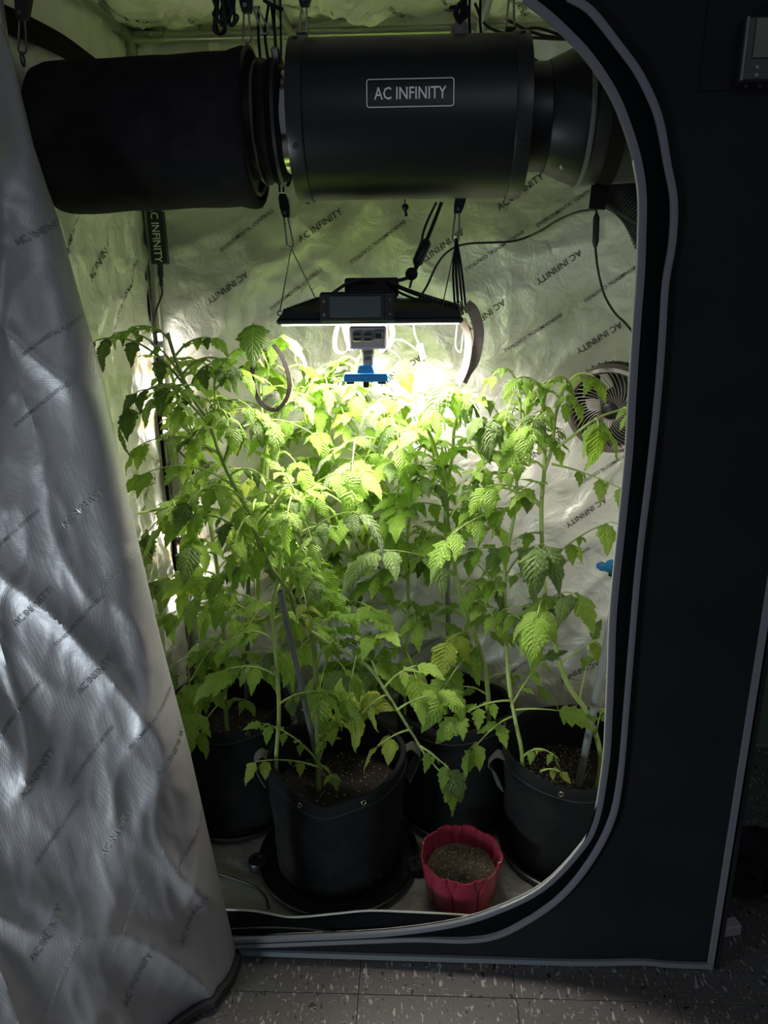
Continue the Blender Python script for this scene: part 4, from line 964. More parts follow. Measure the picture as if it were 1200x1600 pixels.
potD, zD = fabric_pot('fabric_pot', (*PD, 0), .158, .290, 'black fabric pot at right with bare speckled soil and a leaning stake', ((183, .085, 1),), (-112, 100, -60), .012, 4.0, perl=700)
t = thing('nursery_pot', (PE[0], PE[1], .005), 'narrow black plastic nursery pot squeezed behind the front centre pot', 'plant pot')
MB().lathe([(1e-4, .005), (.068, .005), (.080, .30), (.085, .305), (.085, .325), (.080, .326), (.078, .28)], (PE[0], PE[1], 0), 'Z', 40).build('pot_wall', M['saucer'], t)
MB().lathe([(1e-4, .292), (.078, .290)], (PE[0], PE[1], 0), 'Z', 40).build('soil', M['soil'], t)
zE = .29
# dust patches on the front pot's base
rng = random.Random(5); mb = MB()
for cx_, cz_, n_ in ((510, 1393, 40), (585, 1390, 26), (470, 1378, 12), (600, 1370, 10)):
    for _ in range(n_):
        px, py = cx_ + rng.gauss(0, 12), cz_ + rng.gauss(0, 5)
        d = ray(px, py); ox, oy = CAM.x - PA[0], CAM.y - PA[1]; A2 = d.x ** 2 + d.y ** 2; B2 = 2 * (ox * d.x + oy * d.y); C2 = ox * ox + oy * oy - .147 ** 2; D2 = B2 * B2 - 4 * A2 * C2
        if D2 < 0: continue
        p = CAM + d * ((-B2 - math.sqrt(D2)) / (2 * A2)); k = rng.uniform(.0006, .0015)
        mb.add([p + Vector(v) * k for v in ((1, 0, 0), (-1, 0, 0), (0, 0, 1), (0, 0, -1), (0, -1, 0))], [(0, 2, 4), (2, 1, 4), (1, 3, 4), (3, 0, 4)])
mb.build('dust_specks', M['stitch'], potA, smooth=False)['kind'] = 'stuff'

# red petal pot
c = Vector((.1125, .158, 0)); RH = .124
t = thing('petal_pot', (c.x, c.y, .006), 'small glossy red pot with overlapping petal relief, filled with dry soil', 'plant pot')
def petal_disp(a, f_):
    p = a / (2 * PI) * 9 + .15; u = p - round(p); wv = .30 + .19 * math.sin(PI * min(1, max(0, 1.15 * f_ - .02)))
    if abs(u) < wv: return .0030 + .0042 * math.sqrt(max(0, 1 - (u / wv) ** 2))
    u2 = .5 - abs(u); w2 = .5 - wv
    return .0006 + .0036 * math.sqrt(max(0, 1 - (u2 / max(w2, .01)) ** 2)) * min(1, w2 * 5)
n = 360; rows = 44; vs = []
def prad(f_): return lerp(.063, .083, f_ ** .8)
for j in range(rows + 1):
    f_ = j / rows
    for k in range(n):
        a = 2 * PI * k / n; q = prad(f_) + petal_disp(a, f_); z = .006 + f_ * (RH - .006) * (1 + (.022 * abs(math.cos(5 * a)) ** .5 - .02) * f_ ** 6)
        vs.append((c.x + q * math.cos(a), c.y + q * math.sin(a), z))
for j in range(14):
    f_ = 1 - j / 13 * .5
    for k in range(n):
        a = 2 * PI * k / n; q = prad(f_) + petal_disp(a, f_) * .9 - .0030; z = .006 + f_ * (RH - .006) * (1 + (.022 * abs(math.cos(5 * a)) ** .5 - .02) * f_ ** 6)
        vs.append((c.x + q * math.cos(a), c.y + q * math.sin(a), z))
m_ = rows + 1 + 14
MB().add(vs, [(i * n + k, i * n + (k + 1) % n, (i + 1) * n + (k + 1) % n, (i + 1) * n + k) for i in range(m_ - 1) for k in range(n)]).build('petal_wall', M['red_pot'], t)
mb = MB(); vs = [(c.x, c.y, .083)]
for i in range(1, 11):
    for k in range(40): a = 2 * PI * k / 40; q = .0755 * i / 10; x, y = c.x + q * math.cos(a), c.y + q * math.sin(a); vs.append((x, y, .082 + .006 * fbm(x * 50, y * 50, 3, 3)))
mb.add(vs, [(0, 1 + (k + 1) % 40, 1 + k) for k in range(40)] + [(1 + (i - 1) * 40 + k, 1 + i * 40 + k, 1 + i * 40 + (k + 1) % 40, 1 + (i - 1) * 40 + (k + 1) % 40)[::-1] for i in range(1, 10) for k in range(40)]); mb.build('soil', M['red_soil'], t)
perlite(t, c, .066, .085, 230, .0010)

# cable and debris on the tent floor
t = thing('floor_cable', atZ(400, 1390, .01), 'thin black cable lying on the silver tent floor beside the front saucer', 'cable')
MB().tube(catmull([atZ(x, y, .011) for x, y in ((320, 1358), (345, 1366), (375, 1376), (400, 1386), (415, 1402), (420, 1420))], 6), .0026, 6).build('cable', M['cable'], t)

# ================================================================== STAKES
def stake(a, b_, r, label, m, hollow=True):
    t = thing('plant_stake', b_, label, 'stake'); mb = MB().tube([a, a.lerp(b_, .5), b_], r, 16, cap=False); 
    mb.build('tube', m, t)
    d = (a - b_).normalized(); MB().tube([a - d * .010, a - d * .001], [r * .5, r * .8], 12).build('bore', M['stake_in'], t)
    MB().torus(a, r * .9, r * .12, d, 16, 6).build('tube_rim', m, t)
    return t
def at_soil(px, py, z): return atZ(px, py, z)
sA = at_soil(503, 1207, zA); stake(atY(438, 924, .150), sA - Vector((0, 0, .03)), .0062, 'grey hollow plant stake leaning left in the front centre pot', M['stake'])
sB = at_soil(384, 1100, zB); stake(atY(389, 780, .46), Vector((sB.x, sB.y, zB - .03)), .0062, 'grey plant stake standing in the left rear pot among the stems', M['stake'])
sC = at_soil(703, 1112, zC); stake(atY(697, 770, .46), Vector((sC.x, sC.y, zC - .03)), .0066, 'grey plant stake standing upright in the rear pot behind the red pot', M['stake'])
sD = at_soil(903, 1222, zD); stake(atY(968, 905, .20), sD - Vector((0, 0, .03)), .0085, 'pale grey stake leaning right in the right front pot', M['clear_stake'])

# ================================================================== TOMATO PLANTS
def leaflet_mesh(name, m, seed, W=.52, lobe=.34, teeth=6, curl=.3, fold=.25, yel=False):
    rng = random.Random(seed); NT, NS = 40, 4; vs = []; uv = []
    ph = rng.random(); bend = rng.uniform(-.10, .10); tw = rng.uniform(-.25, .25); lobe_l, lobe_r = lobe * rng.uniform(.8, 1.2), lobe * rng.uniform(.8, 1.2)
    for i in range(NT + 1):
        t = i / NT
        base = (math.sin(PI * min(1, t) ** .62)) ** .85 if 0 < t < 1 else 0
        base = W * .5 * base * (1.12 - .35 * t)
        cx_ = bend * t * t; cz_ = -curl * t * t * .6 + .05 * math.sin(t * 3)
        for j in range(-NS, NS + 1):
            lb = lobe_l if j < 0 else lobe_r
            s = (t * teeth * .62 + (ph if j > 0 else ph + .37)) % 1.0
            saw = s ** 1.2 if s < .80 else (1 - s) / .20 * .77
            s2 = (t * teeth * 1.9 + (ph if j > 0 else ph + .1)) % 1.0
            saw = saw * .85 + .30 * (s2 if s2 < .75 else (1 - s2) / .25 * .75)
            edge = base * (1 + lb * (saw - .45) * (1.0 - .5 * t))
            a = abs(j) / NS; sg = (j > 0) - (j < 0)
            x = sg * edge * a
            # quilting between side veins, folded along the midrib, edge curling under
            z = fold * abs(x) * (1 - a * .5) - .35 * curl * a ** 3 * base + .018 * math.sin((t * 9 - 2.2 * a) * 2 * PI) * a * (1 - a * .4) + .03 * math.sin(t * 11 + seed) * a * a
            x2 = x * math.cos(tw * t) ; z2 = z + x * math.sin(tw * t)
            vs.append(Vector((cx_ + x2, .06 + t * .94 + .10 * a * base, cz_ + z2))); uv.append((sg * a, t))
    k = 2 * NS + 1; fs = [(i * k + j, i * k + j + 1, (i + 1) * k + j + 1, (i + 1) * k + j) for i in range(NT) for j in range(k - 1)]
    b0 = len(vs); st_ = [Vector((0, 0, 0)), Vector((0, .05, .002)), Vector((0, .11, .0))]
    mbx = MB(); mbx.add(vs, fs); mbx.tube(st_, .012, 5); uvs = uv + [(0, 0)] * (len(mbx.v) - len(uv))
    me = bpy.data.meshes.new(name); me.from_pydata(mbx.v, [], mbx.f); me.shade_smooth()
    ul = me.uv_layers.new(name='UVMap')
    for l in me.loops: ul.data[l.index].uv = uvs[l.vertex_index]
    me.materials.append(m); return me
LM = {'n': [], 'd': [], 'y': []}
for i in range(9): LM['n'].append(leaflet_mesh('leaflet', M['leaf'], i, W=.50 + .03 * (i % 4), lobe=.55 + .10 * (i % 3), teeth=5 + i % 3, curl=.25 + .16 * (i % 4), fold=-.15 + .14 * (i % 4)))
for i in range(5): LM['d'].append(leaflet_mesh('leaflet', M['leaf_dark'], 20 + i, W=.56, lobe=.6, teeth=5 + i % 3, curl=.3 + .15 * i, fold=.1 * i - .1))
for i in range(4): LM['y'].append(leaflet_mesh('leaflet', M['leaf_yellow'], 40 + i, W=.60, lobe=.4, teeth=4 + i % 2, curl=.5, fold=.2))
UPV = Vector((0, 0, 1))
NLEAF = [0]
def leaf(plant, P0, P1, arch=.03, size=.075, pairs=3, seed=0, kind='n', droop=.45, small=True, rr=.0018):
    rng = random.Random(seed * 7919 + 13); P0, P1 = Vector(P0), Vector(P1)
    C_ = P0.lerp(P1, .45) + UPV * arch * 2; n = 12
    path = [P0 * (1 - f_) ** 2 + C_ * 2 * f_ * (1 - f_) + P1 * f_ * f_ for f_ in [k / n for k in range(n + 1)]]
    rach = MB().tube(path, [rr * 1.5, rr * .95, rr * .5], 6).build('leaf', M['stem'] if kind != 'd' else M['stem_dark'], plant); NLEAF[0] += 1
    L0 = WL[rach.name]
    def P(f_):
        x = f_ * n; i = min(int(x), n - 1); return path[i].lerp(path[i + 1], x - i), (path[i + 1] - path[i]).normalized()
    spots = []
    f0 = .36 if pairs > 1 else .5
    for k in range(pairs):
        f_ = lerp(f0, .90, k / max(1, pairs - 1)) if pairs > 1 else .66
        sz = size * lerp(.72, .95, (k + 1) / pairs) * rng.uniform(.8, 1.12)
        for sg in (-1, 1): spots.append((min(.97, f_ + rng.uniform(-.03, .03)), sg, sz * rng.uniform(.85, 1.1)))
        if small and k < pairs - 1:
            for sg in (-1, 1):
                if rng.random() < .75: spots.append((f_ + .5 * (.54 / pairs) + rng.uniform(-.02, .02), sg, size * rng.uniform(.22, .36)))
    spots.append((1.0, 0, size * rng.uniform(1.05, 1.3)))
    for f_, sg, sz in spots:
        p, tg = P(f_); side = tg.cross(UPV); side = side.normalized() if side.length > .05 else Vector((1, 0, 0))
        dr = droop * rng.uniform(.5, 1.5)
        d = (tg * (.55 if sg else 1) + side * sg * rng.uniform(.75, 1.0) + UPV * (-dr)).normalized()
        nm = (UPV * 1.0 + side * rng.uniform(-.5, .5) + Vector((0, -1, 0)) * rng.uniform(-.2, .35)); nm = nm - d * nm.dot(d)
        nm = nm.normalized() if nm.length > .05 else d.orthogonal().normalized()
        xx = d.cross(nm).normalized()
        S = sz; wv = S * rng.uniform(.9, 1.12)
        Mx = Matrix(((xx.x * wv, d.x * S, nm.x * S, p.x - L0.x), (xx.y * wv, d.y * S, nm.y * S, p.y - L0.y), (xx.z * wv, d.z * S, nm.z * S, p.z - L0.z), (0, 0, 0, 1)))
        me = rng.choice(LM[kind] if kind != 'n' or rng.random() > .10 else LM['d'])
        o = bpy.data.objects.new('leaflet', me); COL.objects.link(o); o.parent = rach; o.matrix_local = Mx
    return rach
TOP = [(130, 510), (180, 500), (260, 505), (330, 530), (362, 500), (380, 488), (432, 492), (445, 545), (520, 560), (610, 590), (640, 612), (700, 598), (760, 590), (800, 570), (840, 572), (870, 610), (960, 640), (1000, 690)]
def ok(p):
    if not (-.565 < p.x < .56 and .0 < p.y < .555 and p.z > .30): return False
    px, py = proj(p)
    if 905 < py < 1165 and p.y < .28 and abs(px - interp([(924, 438), (1207, 503)], py)) < 30: return False
    return py > interp(TOP, px) and px > interp(EDGE, py) - 10 and px < 985
def stem(plant, pts, r0, r1, m=None, name='stem', root=None):
    Q = [atY(*p) for p in pts]
    if root:      # carry the stem down into the soil of its pot: (pot centre, pot radius, soil height)
        c_, rad_, zs_ = root; d_ = Vector((Q[0].x - c_[0], Q[0].y - c_[1], 0)); k_ = min(1, rad_ / max(d_.length, 1e-6))
        b_ = Vector((c_[0] + d_.x * k_, c_[1] + d_.y * k_, zs_ - .015))
        if Q[0].z > b_.z + .004: Q.insert(0, b_)
    P = catmull(Q, 6); MB().tube(P, [r0 * 1.2, (r0 + r1) * .62, r1 * 1.25], 8).build(name, m or M['stem'], plant); return P
def dress(plant, P, n, f0=.25, f1=1.0, L_=(.08, .16), size=(.05, .078), seed=0, kind='n', maxy=1120, az=None, pairs=(2, 3)):
    rng = random.Random(seed); m = len(P) - 1; n = int(n * 1.3)
    for k in range(n):
        f_ = lerp(f0, f1, (k + .5) / n); x = f_ * m; i = min(int(x), m - 1); p0 = P[i].lerp(P[i + 1], x - i)
        for tr in range(24):
            a = k * 2.4 + seed + tr * .9 + rng.uniform(-.4, .4)
            if az is not None and tr < 12: a = R(az) + rng.uniform(-.9, .9)
            ln = rng.uniform(*L_) * (1 if tr < 12 else .7); topness = max(0, f_ - .75) * 4
            dz = rng.uniform(-.05, .02) + .03 * topness
            p1 = p0 + Vector((math.cos(a) * ln, math.sin(a) * ln * .8, dz))
            tip = p1 + Vector((math.cos(a), math.sin(a) * .8, -.3)) * size[0] * .9
            if ok(p1) and ok(tip) and proj(tip)[1] < maxy: break
        else: continue
        leaf(plant, p0, p1, rng.uniform(.012, .034), rng.uniform(*size) * .86, rng.choice(pairs), seed * 100 + k, kind if rng.random() < .96 else 'y', rng.uniform(-.1, .45))
def flowers(plant, px, py, Y, n=4, seed=0):
    rng = random.Random(seed); c = atY(px, py, Y)
    for k in range(n):
        p = c + Vector((rng.uniform(-.012, .012), rng.uniform(-.01, .01), rng.uniform(-.010, .010))); mb = MB()
        for q in range(5):
            a = 2 * PI * q / 5; d = Vector((math.cos(a), -.5, math.sin(a))).normalized(); s_ = Vector((-math.sin(a), 0, math.cos(a)))
            mb.add([p, p + d * .004 + s_ * .0018, p + d * .010 + Vector((0, .002, 0)), p + d * .004 - s_ * .0018], [(0, 1, 2, 3)])
        mb.build('flower', M['flower'], plant)
        MB().tube([c + Vector((0, .01, -.01)), p], .0007, 5).build('flower_stalk', M['stem'], plant)
def H(plant, a, b_, arch=.02, size=.06, pairs=2, seed=0, kind='n', droop=.5, small=True, rr=.0018):
    return leaf(plant, atY(*a), atY(*b_), arch, size, pairs, seed, kind, droop, small, rr)

G = 'tomato plants in the tent'
pA = thing('tomato_plant', (*PA, zA), 'tall tomato plant rooted in the front centre pot, its dark stem leaning up left', 'plant', G)
pB = thing('tomato_plant', (*PB, zB), 'bushy tomato plant rooted in the left rear pot beside the glowing corner lights', 'plant', G)
pC = thing('tomato_plant', (*PC, zC), 'tomato plant rooted in the rear pot behind the red pot, rising right of centre', 'plant', G)
pD = thing('tomato_plant', (*PD, zD), 'thin-leaved tomato plant rooted in the right front pot, reaching the clip fan', 'plant', G)
pE = thing('tomato_plant', (*PE, zE), 'tomato plant at the centre rear directly under the grow light', 'plant', G)

# --- plant A
a0 = stem(pA, [(497, 1208, .27), (495, 1110, .265), (492, 1030, .24), (484, 985, .21), (462, 955, .19), (452, 925, .175), (420, 882, .175), (402, 840, .18), (385, 795, .185), (362, 750, .19), (344, 710, .195), (327, 660, .20), (310, 635, .205), (290, 600, .21), (272, 555, .215), (262, 520, .22)], .0052, .0026, M['stem_dark'], 'main_stem', root=(PA, 0.13, zA))
a1 = stem(pA, [(452, 928, .175), (462, 890, .18), (470, 855, .185), (464, 800, .19), (463, 775, .195)], .0036, .0022, None, 'side_stem')
a2 = stem(pA, [(431, 1196, .24), (436, 1110, .24), (430, 1010, .24), (426, 950, .235), (438, 880, .23), (440, 840, .24), (430, 790, .25), (408, 745, .26)], .0042, .0026, None, 'side_stem', root=(PA, 0.138, zA))
a3 = stem(pA, [(484, 985, .21), (512, 1004, .215), (545, 1022, .22), (580, 1047, .22), (610, 1092, .21), (640, 1140, .20), (668, 1185, .18)], .0036, .0020, M['stem_dark'], 'side_stem')
a4 = stem(pA, [(430, 870, .178), (445, 790, .19), (372, 760, .2)][:1] + [(395, 822, .18), (425, 785, .19), (440, 765, .20)], .0030, .0018, M['stem_dark'], 'side_stem')
a5 = stem(pA, [(344, 710, .195), (337, 672, .205), (337, 640, .21), (335, 600, .215)], .0028, .0018, None, 'side_stem')
H(pA, (312, 638, .205), (150, 532, .16), .050, .062, 3, 1, 'd', 1.1, True, .0022)
H(pA, (327, 665, .20), (215, 612, .17), .030, .060, 2, 2, 'd', .9, True, .0020)
H(pA, (345, 712, .195), (212, 700, .17), .030, .055, 2, 3, 'n', .8)
H(pA, (300, 630, .2), (190, 655, .17), .045, .070, 2, 4, 'n', 1.2)
H(pA, (285, 590, .21), (180, 520, .22), .030, .040, 3, 5, 'n', .7)
H(pA, (265, 530, .22), (205, 512, .24), .012, .034, 3, 6, 'n', .6)
H(pA, (275, 555, .22), (330, 528, .2), .012, .036, 3, 7, 'n', .5)
H(pA, (300, 600, .21), (350, 575, .2), .020, .052, 2, 8, 'd', .8)
H(pA, (330, 660, .2), (395, 640, .19), .030, .055, 2, 9, 'n', .6)
H(pA, (335, 600, .215), (372, 545, .22), .012, .05, 2, 10, 'n', .5)
H(pA, (368, 762, .19), (222, 742, .15), .030, .058, 3, 11, 'n', .4)
H(pA, (350, 720, .19), (410, 655, .18), .03, .066, 2, 12, 'd', 1.0)
H(pA, (410, 742, .25), (425, 655, .17), .010, .066, 1, 112, 'n', 1.4)
H(pA, (392, 812, .18), (300, 770, .15), .030, .062, 3, 13, 'n', .4)
H(pA, (398, 830, .18), (490, 780, .16), .030, .050, 3, 14, 'n', .5)
H(pA, (420, 885, .175), (290, 950, .13), .030, .075, 3, 15, 'n', .4)
H(pA, (408, 860, .178), (255, 820, .14), .045, .075, 3, 16, 'n', .7)
H(pA, (463, 790, .19), (530, 740, .17), .015, .060, 2, 17, 'n', .5)
H(pA, (463, 778, .195), (440, 735, .19), .008, .050, 2, 18, 'n', .2)
H(pA, (470, 850, .185), (560, 800, .16), .020, .075, 2, 19, 'd', .9)
H(pA, (465, 810, .19), (395, 800, .17), .020, .050, 2, 20, 'n', .6)
H(pA, (428, 960, .235), (345, 930, .20), .020, .072, 2, 21, 'n', .5)
H(pA, (430, 1055, .24), (345, 1050, .20), .018, .078, 2, 22, 'n', .5)
H(pA, (436, 1100, .24), (500, 1080, .20), .010, .070, 2, 23, 'n', .6)
H(pA, (497, 1190, .27), (410, 1130, .22), .020, .040, 3, 24, 'n', .6)
H(pA, (500, 1200, .265), (400, 1190, .16), .012, .044, 2, 25, 'y', 1.0)
H(pA, (500, 1185, .265), (525, 1120, .23), .008, .055, 2, 26, 'n', .5)
H(pA, (498, 1195, .26), (520, 1215, .17), .008, .028, 2, 27, 'n', .4)
H(pA, (500, 1150, .265), (560, 1095, .22), .012, .072, 2, 28, 'y', .9)
H(pA, (492, 1040, .24), (560, 960, .2), .02, .06, 2, 29, 'n', .6)
H(pA, (530, 1012, .217), (520, 960, .17), .012, .062, 2, 130, 'n', .4)
H(pA, (560, 1030, .22), (590, 990, .17), .012, .060, 2, 131, 'n', .3)
H(pA, (560, 1018, .22), (545, 1090, .19), .012, .070, 1, 30, 'n', .6)
H(pA, (590, 1055, .22), (540, 950, .19), .012, .055, 2, 31, 'n', .2)
H(pA, (600, 1075, .21), (650, 1040, .18), .010, .060, 1, 32, 'n', .5)
H(pA, (605, 1085, .21), (565, 1115, .18), .006, .075, 1, 33, 'y', .9, False)
H(pA, (620, 1110, .205), (680, 1085, .17), .008, .055, 1, 34, 'n', .4)
H(pA, (640, 1140, .20), (590, 1165, .16), .005, .062, 1, 35, 'y', .8, False)
H(pA, (655, 1165, .19), (700, 1200, .15), .004, .070, 2, 36, 'n', .9)
H(pA, (668, 1185, .18), (695, 1215, .15), .002, .070, 0, 37, 'n', 1.0, False)
dress(pA, a0, 9, .35, .92, (.08, .13), (.045, .062), 51)
dress(pA, a1, 5, .1, 1, (.06, .11), (.045, .065), 52, az=-60)
dress(pA, a2, 7, .35, 1, (.07, .12), (.05, .07), 53)
dress(pA, a5, 4, .2, 1, (.05, .09), (.035, .05), 54)
dress(pA, a4, 3, .3, 1, (.06, .1), (.04, .06), 55)
flowers(pA, 430, 705, .22, 3, 1); flowers(pA, 318, 700, .24, 2, 2)

# --- plant B
b0 = stem(pB, [(352, 1100, .45), (350, 1000, .45), (345, 930, .44), (335, 860, .43), (326, 800, .43), (322, 740, .43), (300, 690, .44), (285, 650, .45), (272, 600, .46), (262, 560, .47)], .0048, .0024, None, 'main_stem', root=(PB, 0.12, zB))
b1 = stem(pB, [(340, 1050, .44), (368, 1000, .40), (392, 975, .37), (420, 962, .34), (440, 930, .33), (452, 870, .33), (470, 800, .34), (490, 745, .35)], .0048, .0026, M['stem_dark'], 'side_stem')
b2 = stem(pB, [(368, 1000, .40), (385, 978, .40), (402, 935, .40), (398, 860, .40), (375, 820, .38), (340, 798, .36), (290, 790, .34), (215, 802, .30)], .0044, .0022, None, 'side_stem')
b3 = stem(pB, [(360, 935, .40), (340, 880, .38), (390, 840, .37), (410, 790, .36), (418, 720, .36), (410, 650, .37), (405, 590, .38)][2:], .0036, .0022, None, 'side_stem')
H(pB, (322, 745, .43), (255, 560, .44), .02, .06, 3, 60, 'n', .6)
H(pB, (345, 935, .44), (225, 1000, .34), .03, .075, 3, 61, 'n', .5)
H(pB, (350, 1000, .45), (290, 1080, .32), .02, .085, 2, 62, 'n', .8)
H(pB, (345, 1060, .44), (300, 1120, .28), .01, .085, 2, 63, 'n', .7)
H(pB, (352, 1090, .44), (285, 1180, .22), .01, .090, 1, 64, 'n', 1.1, False)
H(pB, (350, 1080, .45), (400, 1040, .36), .02, .075, 2, 65, 'n', .7)
H(pB, (350, 1040, .44), (430, 1020, .33), .02, .080, 2, 66, 'n', .6)
H(pB, (350, 1100, .45), (385, 1095, .40), .01, .035, 2, 67, 'n', .6)
H(pB, (290, 790, .34), (225, 840, .26), .015, .075, 2, 68, 'd', 1.0)
H(pB, (405, 600, .38), (395, 505, .24), .012, .085, 1, 69, 'n', 1.2, False)
H(pB, (405, 605, .38), (440, 520, .34), .012, .082, 2, 70, 'n', .8)
H(pB, (405, 600, .38), (360, 560, .34), .012, .060, 2, 71, 'n', .6)
H(pB, (350, 960, .45), (300, 900, .34), .02, .08, 2, 160, 'n', .4)
H(pB, (348, 980, .45), (262, 960, .36), .02, .075, 3, 161, 'n', .4)
H(pB, (350, 1020, .45), (255, 1050, .34), .02, .08, 2, 162, 'n', .5)
H(pB, (352, 1060, .45), (330, 1000, .32), .02, .08, 2, 163, 'n', .3)
H(pB, (340, 900, .44), (250, 905, .36), .02, .075, 3, 164, 'n', .5)
H(pB, (350, 1085, .45), (268, 1100, .34), .015, .07, 2, 165, 'n', .5)
H(pB, (335, 860, .43), (300, 850, .30), .02, .08, 2, 166, 'n', .6)
dress(pB, b0, 18, .15, 1, (.08, .15), (.05, .075), 71)
dress(pB, b1, 9, .3, 1, (.08, .14), (.05, .075), 72)
dress(pB, b2, 8, .35, 1, (.06, .12), (.045, .07), 73)
dress(pB, b3, 8, .2, 1, (.07, .13), (.05, .07), 74)

# --- plant E
e0 = stem(pE, [(520, 1090, .52), (516, 1000, .52), (512, 920, .51), (514, 860, .50), (494, 805, .49), (505, 750, .48), (510, 690, .47), (506, 640, .46), (500, 590, .45)], .0046, .0026, None, 'main_stem', root=(PE, 0.06, zE))
e1 = stem(pE, [(508, 690, .47), (530, 640, .45), (545, 600, .43), (560, 560, .42)], .0032, .0022, None, 'side_stem')
e2 = stem(pE, [(494, 805, .49), (540, 770, .45), (570, 720, .42), (600, 660, .40), (625, 640, .39)], .0034, .0022, None, 'side_stem')
e3 = stem(pE, [(508, 690, .47), (475, 640, .45), (455, 595, .44), (445, 560, .43)], .0030, .0018, None, 'side_stem')
e4 = stem(pE, [(512, 910, .51), (560, 870, .46), (600, 820, .42), (620, 770, .40), (640, 700, .38)], .0034, .0022, None, 'side_stem')
H(pE, (560, 690, .42), (550, 735, .26), .03, .085, 2, 80, 'n', .3)
H(pE, (600, 740, .40), (560, 745, .24), .02, .080, 2, 81, 'n', .4)
H(pE, (505, 600, .45), (480, 615, .36), .02, .060, 1, 82, 'n', 1.3, False)
H(pE, (560, 560, .42), (625, 560, .38), .025, .070, 0, 83, 'n', 1.6, False)
H(pE, (516, 1000, .52), (470, 1010, .38), .02, .085, 2, 180, 'n', .4)
H(pE, (518, 1040, .52), (540, 1050, .38), .02, .095, 2, 181, 'n', .6)
H(pE, (516, 1020, .52), (500, 1075, .36), .01, .095, 1, 182, 'n', .8)
H(pE, (514, 950, .51), (580, 950, .38), .02, .085, 2, 183, 'n', .4)
H(pE, (512, 930, .51), (460, 900, .38), .02, .08, 2, 184, 'n', .3)
H(pE, (518, 1060, .52), (590, 1030, .38), .02, .085, 2, 185, 'n', .5)
dress(pE, e0, 16, .2, 1, (.09, .16), (.055, .08), 81)
dress(pE, e1, 9, .1, 1, (.07, .12), (.045, .07), 82)
dress(pE, e2, 13, .1, 1, (.08, .14), (.05, .08), 83)
dress(pE, e3, 7, .1, 1, (.06, .12), (.04, .065), 84)
dress(pE, e4, 13, .1, 1, (.08, .15), (.055, .08), 85)
flowers(pE, 492, 655, .43, 5, 3)

# --- plant C
c0 = stem(pC, [(764, 1118, .45), (760, 1060, .45), (748, 1010, .44), (728, 960, .42), (714, 905, .41), (706, 850, .40), (697, 800, .39), (699, 752, .38), (684, 715, .37), (672, 680, .36), (655, 655, .35)], .0052, .0028, None, 'main_stem', root=(PC, 0.12, zC))
c1 = stem(pC, [(699, 755, .38), (707, 710, .375), (710, 670, .37), (722, 630, .36)], .0032, .0022, None, 'side_stem')
c2 = stem(pC, [(632, 1120, .46), (634, 1020, .46), (638, 930, .45), (636, 850, .44), (645, 770, .42), (660, 720, .40)], .0040, .0024, None, 'side_stem', root=(PC, 0.12, zC))
c3 = stem(pD, [(798, 1090, .29), (793, 1040, .31), (790, 960, .34), (788, 900, .36), (795, 850, .36), (806, 790, .36), (806, 745, .36), (790, 715, .36), (772, 680, .36)], .0042, .0022, None, 'side_stem')
c4 = stem(pD, [(806, 745, .36), (812, 700, .36), (813, 640, .37), (810, 600, .37)], .0030, .0020, None, 'side_stem')
H(pC, (655, 655, .35), (680, 640, .24), .02, .060, 3, 90, 'n', .8)
H(pC, (722, 630, .36), (755, 660, .25), .02, .070, 2, 91, 'd', 1.0)
H(pC, (722, 630, .36), (700, 600, .3), .012, .075, 2, 92, 'n', .8)
H(pD, (772, 680, .36), (770, 655, .26), .012, .066, 2, 93, 'd', 1.0)
H(pC, (714, 900, .41), (590, 860, .2), .02, .095, 2, 94, 'd', .4)
H(pD, (806, 800, .36), (700, 840, .24), .02, .080, 3, 95, 'n', .6)
H(pD, (790, 900, .36), (850, 850, .22), .02, .080, 1, 96, 'd', 1.1, True)
H(pD, (790, 960, .34), (830, 990, .24), .015, .075, 2, 97, 'n', .7)
H(pD, (800, 1120, .285), (740, 1170, .22), .012, .062, 2, 98, 'n', .6)
H(pD, (795, 1095, .285), (715, 1120, .22), .01, .062, 3, 99, 'n', .5)
H(pD, (798, 1105, .285), (850, 1030, .30), .01, .044, 3, 100, 'n', .3)
H(pD, (800, 1110, .285), (870, 1110, .24), .004, .070, 0, 101, 'n', .1, False)
H(pC, (748, 1005, .44), (690, 1080, .24), .01, .085, 2, 102, 'n', .7)
H(pC, (740, 990, .43), (700, 1000, .28), .01, .075, 1, 103, 'y', 1.2)
H(pC, (634, 1020, .46), (650, 1060, .3), .012, .070, 2, 104, 'n', .6)
dress(pC, c0, 17, .12, 1, (.09, .15), (.055, .08), 91)
dress(pC, c1, 6, .1, 1, (.07, .12), (.045, .07), 92)
dress(pC, c2, 12, .2, 1, (.08, .14), (.055, .08), 93)
dress(pD, c3, 9, .2, 1, (.07, .13), (.05, .075), 94, az=180)
dress(pD, c4, 6, .3, 1, (.05, .10), (.035, .055), 95)

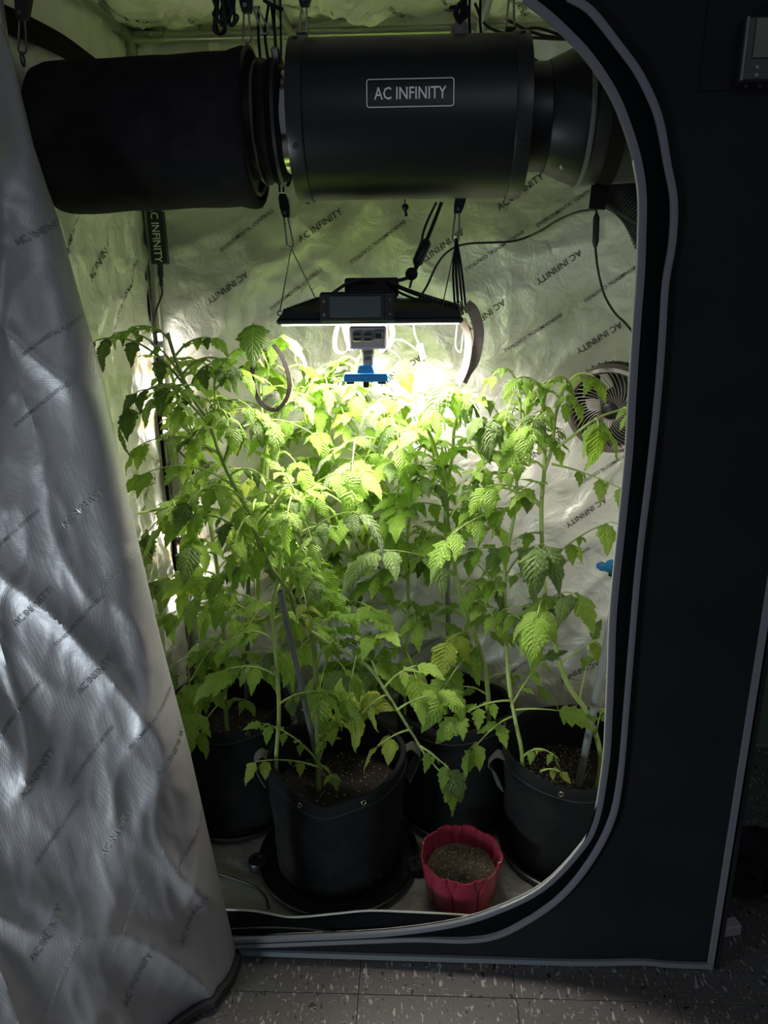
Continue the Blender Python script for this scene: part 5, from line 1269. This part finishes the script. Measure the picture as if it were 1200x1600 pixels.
# --- plant D
d0 = stem(pD, [(938, 1178, .31), (918, 1115, .31), (890, 1075, .31), (874, 1035, .31), (866, 1000, .31), (856, 960, .31), (849, 900, .31), (847, 850, .31), (846, 790, .31), (850, 740, .31), (851, 700, .31), (846, 655, .31), (852, 615, .31)], .0052, .0028, None, 'main_stem', root=(PD, 0.14, zD))
d1 = stem(pD, [(850, 738, .31), (862, 700, .31), (868, 650, .31), (880, 610, .31), (890, 595, .31)], .0034, .0020, None, 'side_stem')
d2 = stem(pD, [(862, 705, .31), (890, 685, .29), (930, 655, .27), (975, 638, .26)], .0026, .0016, None, 'side_stem')
d3 = stem(pD, [(816, 1185, .26), (806, 1130, .27), (798, 1090, .29)], .0040, .0030, None, 'side_stem', root=(PD, 0.14, zD))
H(pD, (862, 725, .31), (985, 770, .24), .006, .060, 3, 110, 'n', 1.3)
H(pD, (930, 655, .27), (935, 665, .22), .006, .075, 1, 111, 'n', 1.2, False)
H(pD, (975, 638, .26), (985, 650, .2), .006, .040, 2, 112, 'n', .8)
H(pD, (890, 595, .31), (930, 590, .24), .012, .052, 2, 113, 'n', .9)
H(pD, (862, 875, .31), (955, 815, .25), .012, .068, 2, 114, 'n', 1.0)
H(pD, (846, 790, .31), (760, 760, .25), .02, .065, 2, 115, 'n', .9)
H(pD, (878, 1035, .31), (955, 990, .28), .008, .052, 1, 116, 'y', .7, False)
H(pD, (905, 1095, .31), (925, 1000, .30), .004, .044, 1, 117, 'n', .3, False)
H(pD, (930, 1150, .31), (940, 1110, .24), .006, .045, 1, 118, 'n', .3, False)
H(pD, (816, 1184, .26), (865, 1180, .20), .02, .036, 2, 119, 'n', .8)
H(pD, (845, 1205, .22), (875, 1205, .19), .006, .030, 1, 120, 'y', .5, False)
H(pD, (850, 950, .31), (900, 930, .22), .02, .080, 2, 121, 'n', .6)
H(pD, (850, 940, .31), (840, 960, .2), .015, .080, 2, 122, 'n', .8)
H(pD, (847, 880, .31), (840, 850, .20), .012, .090, 1, 123, 'd', 1.2)
H(pD, (852, 615, .31), (810, 590, .26), .012, .045, 3, 124, 'n', .5)
dress(pD, d0, 9, .42, .95, (.06, .11), (.045, .065), 101, az=200)
dress(pD, d1, 6, .3, 1, (.04, .08), (.030, .045), 102)
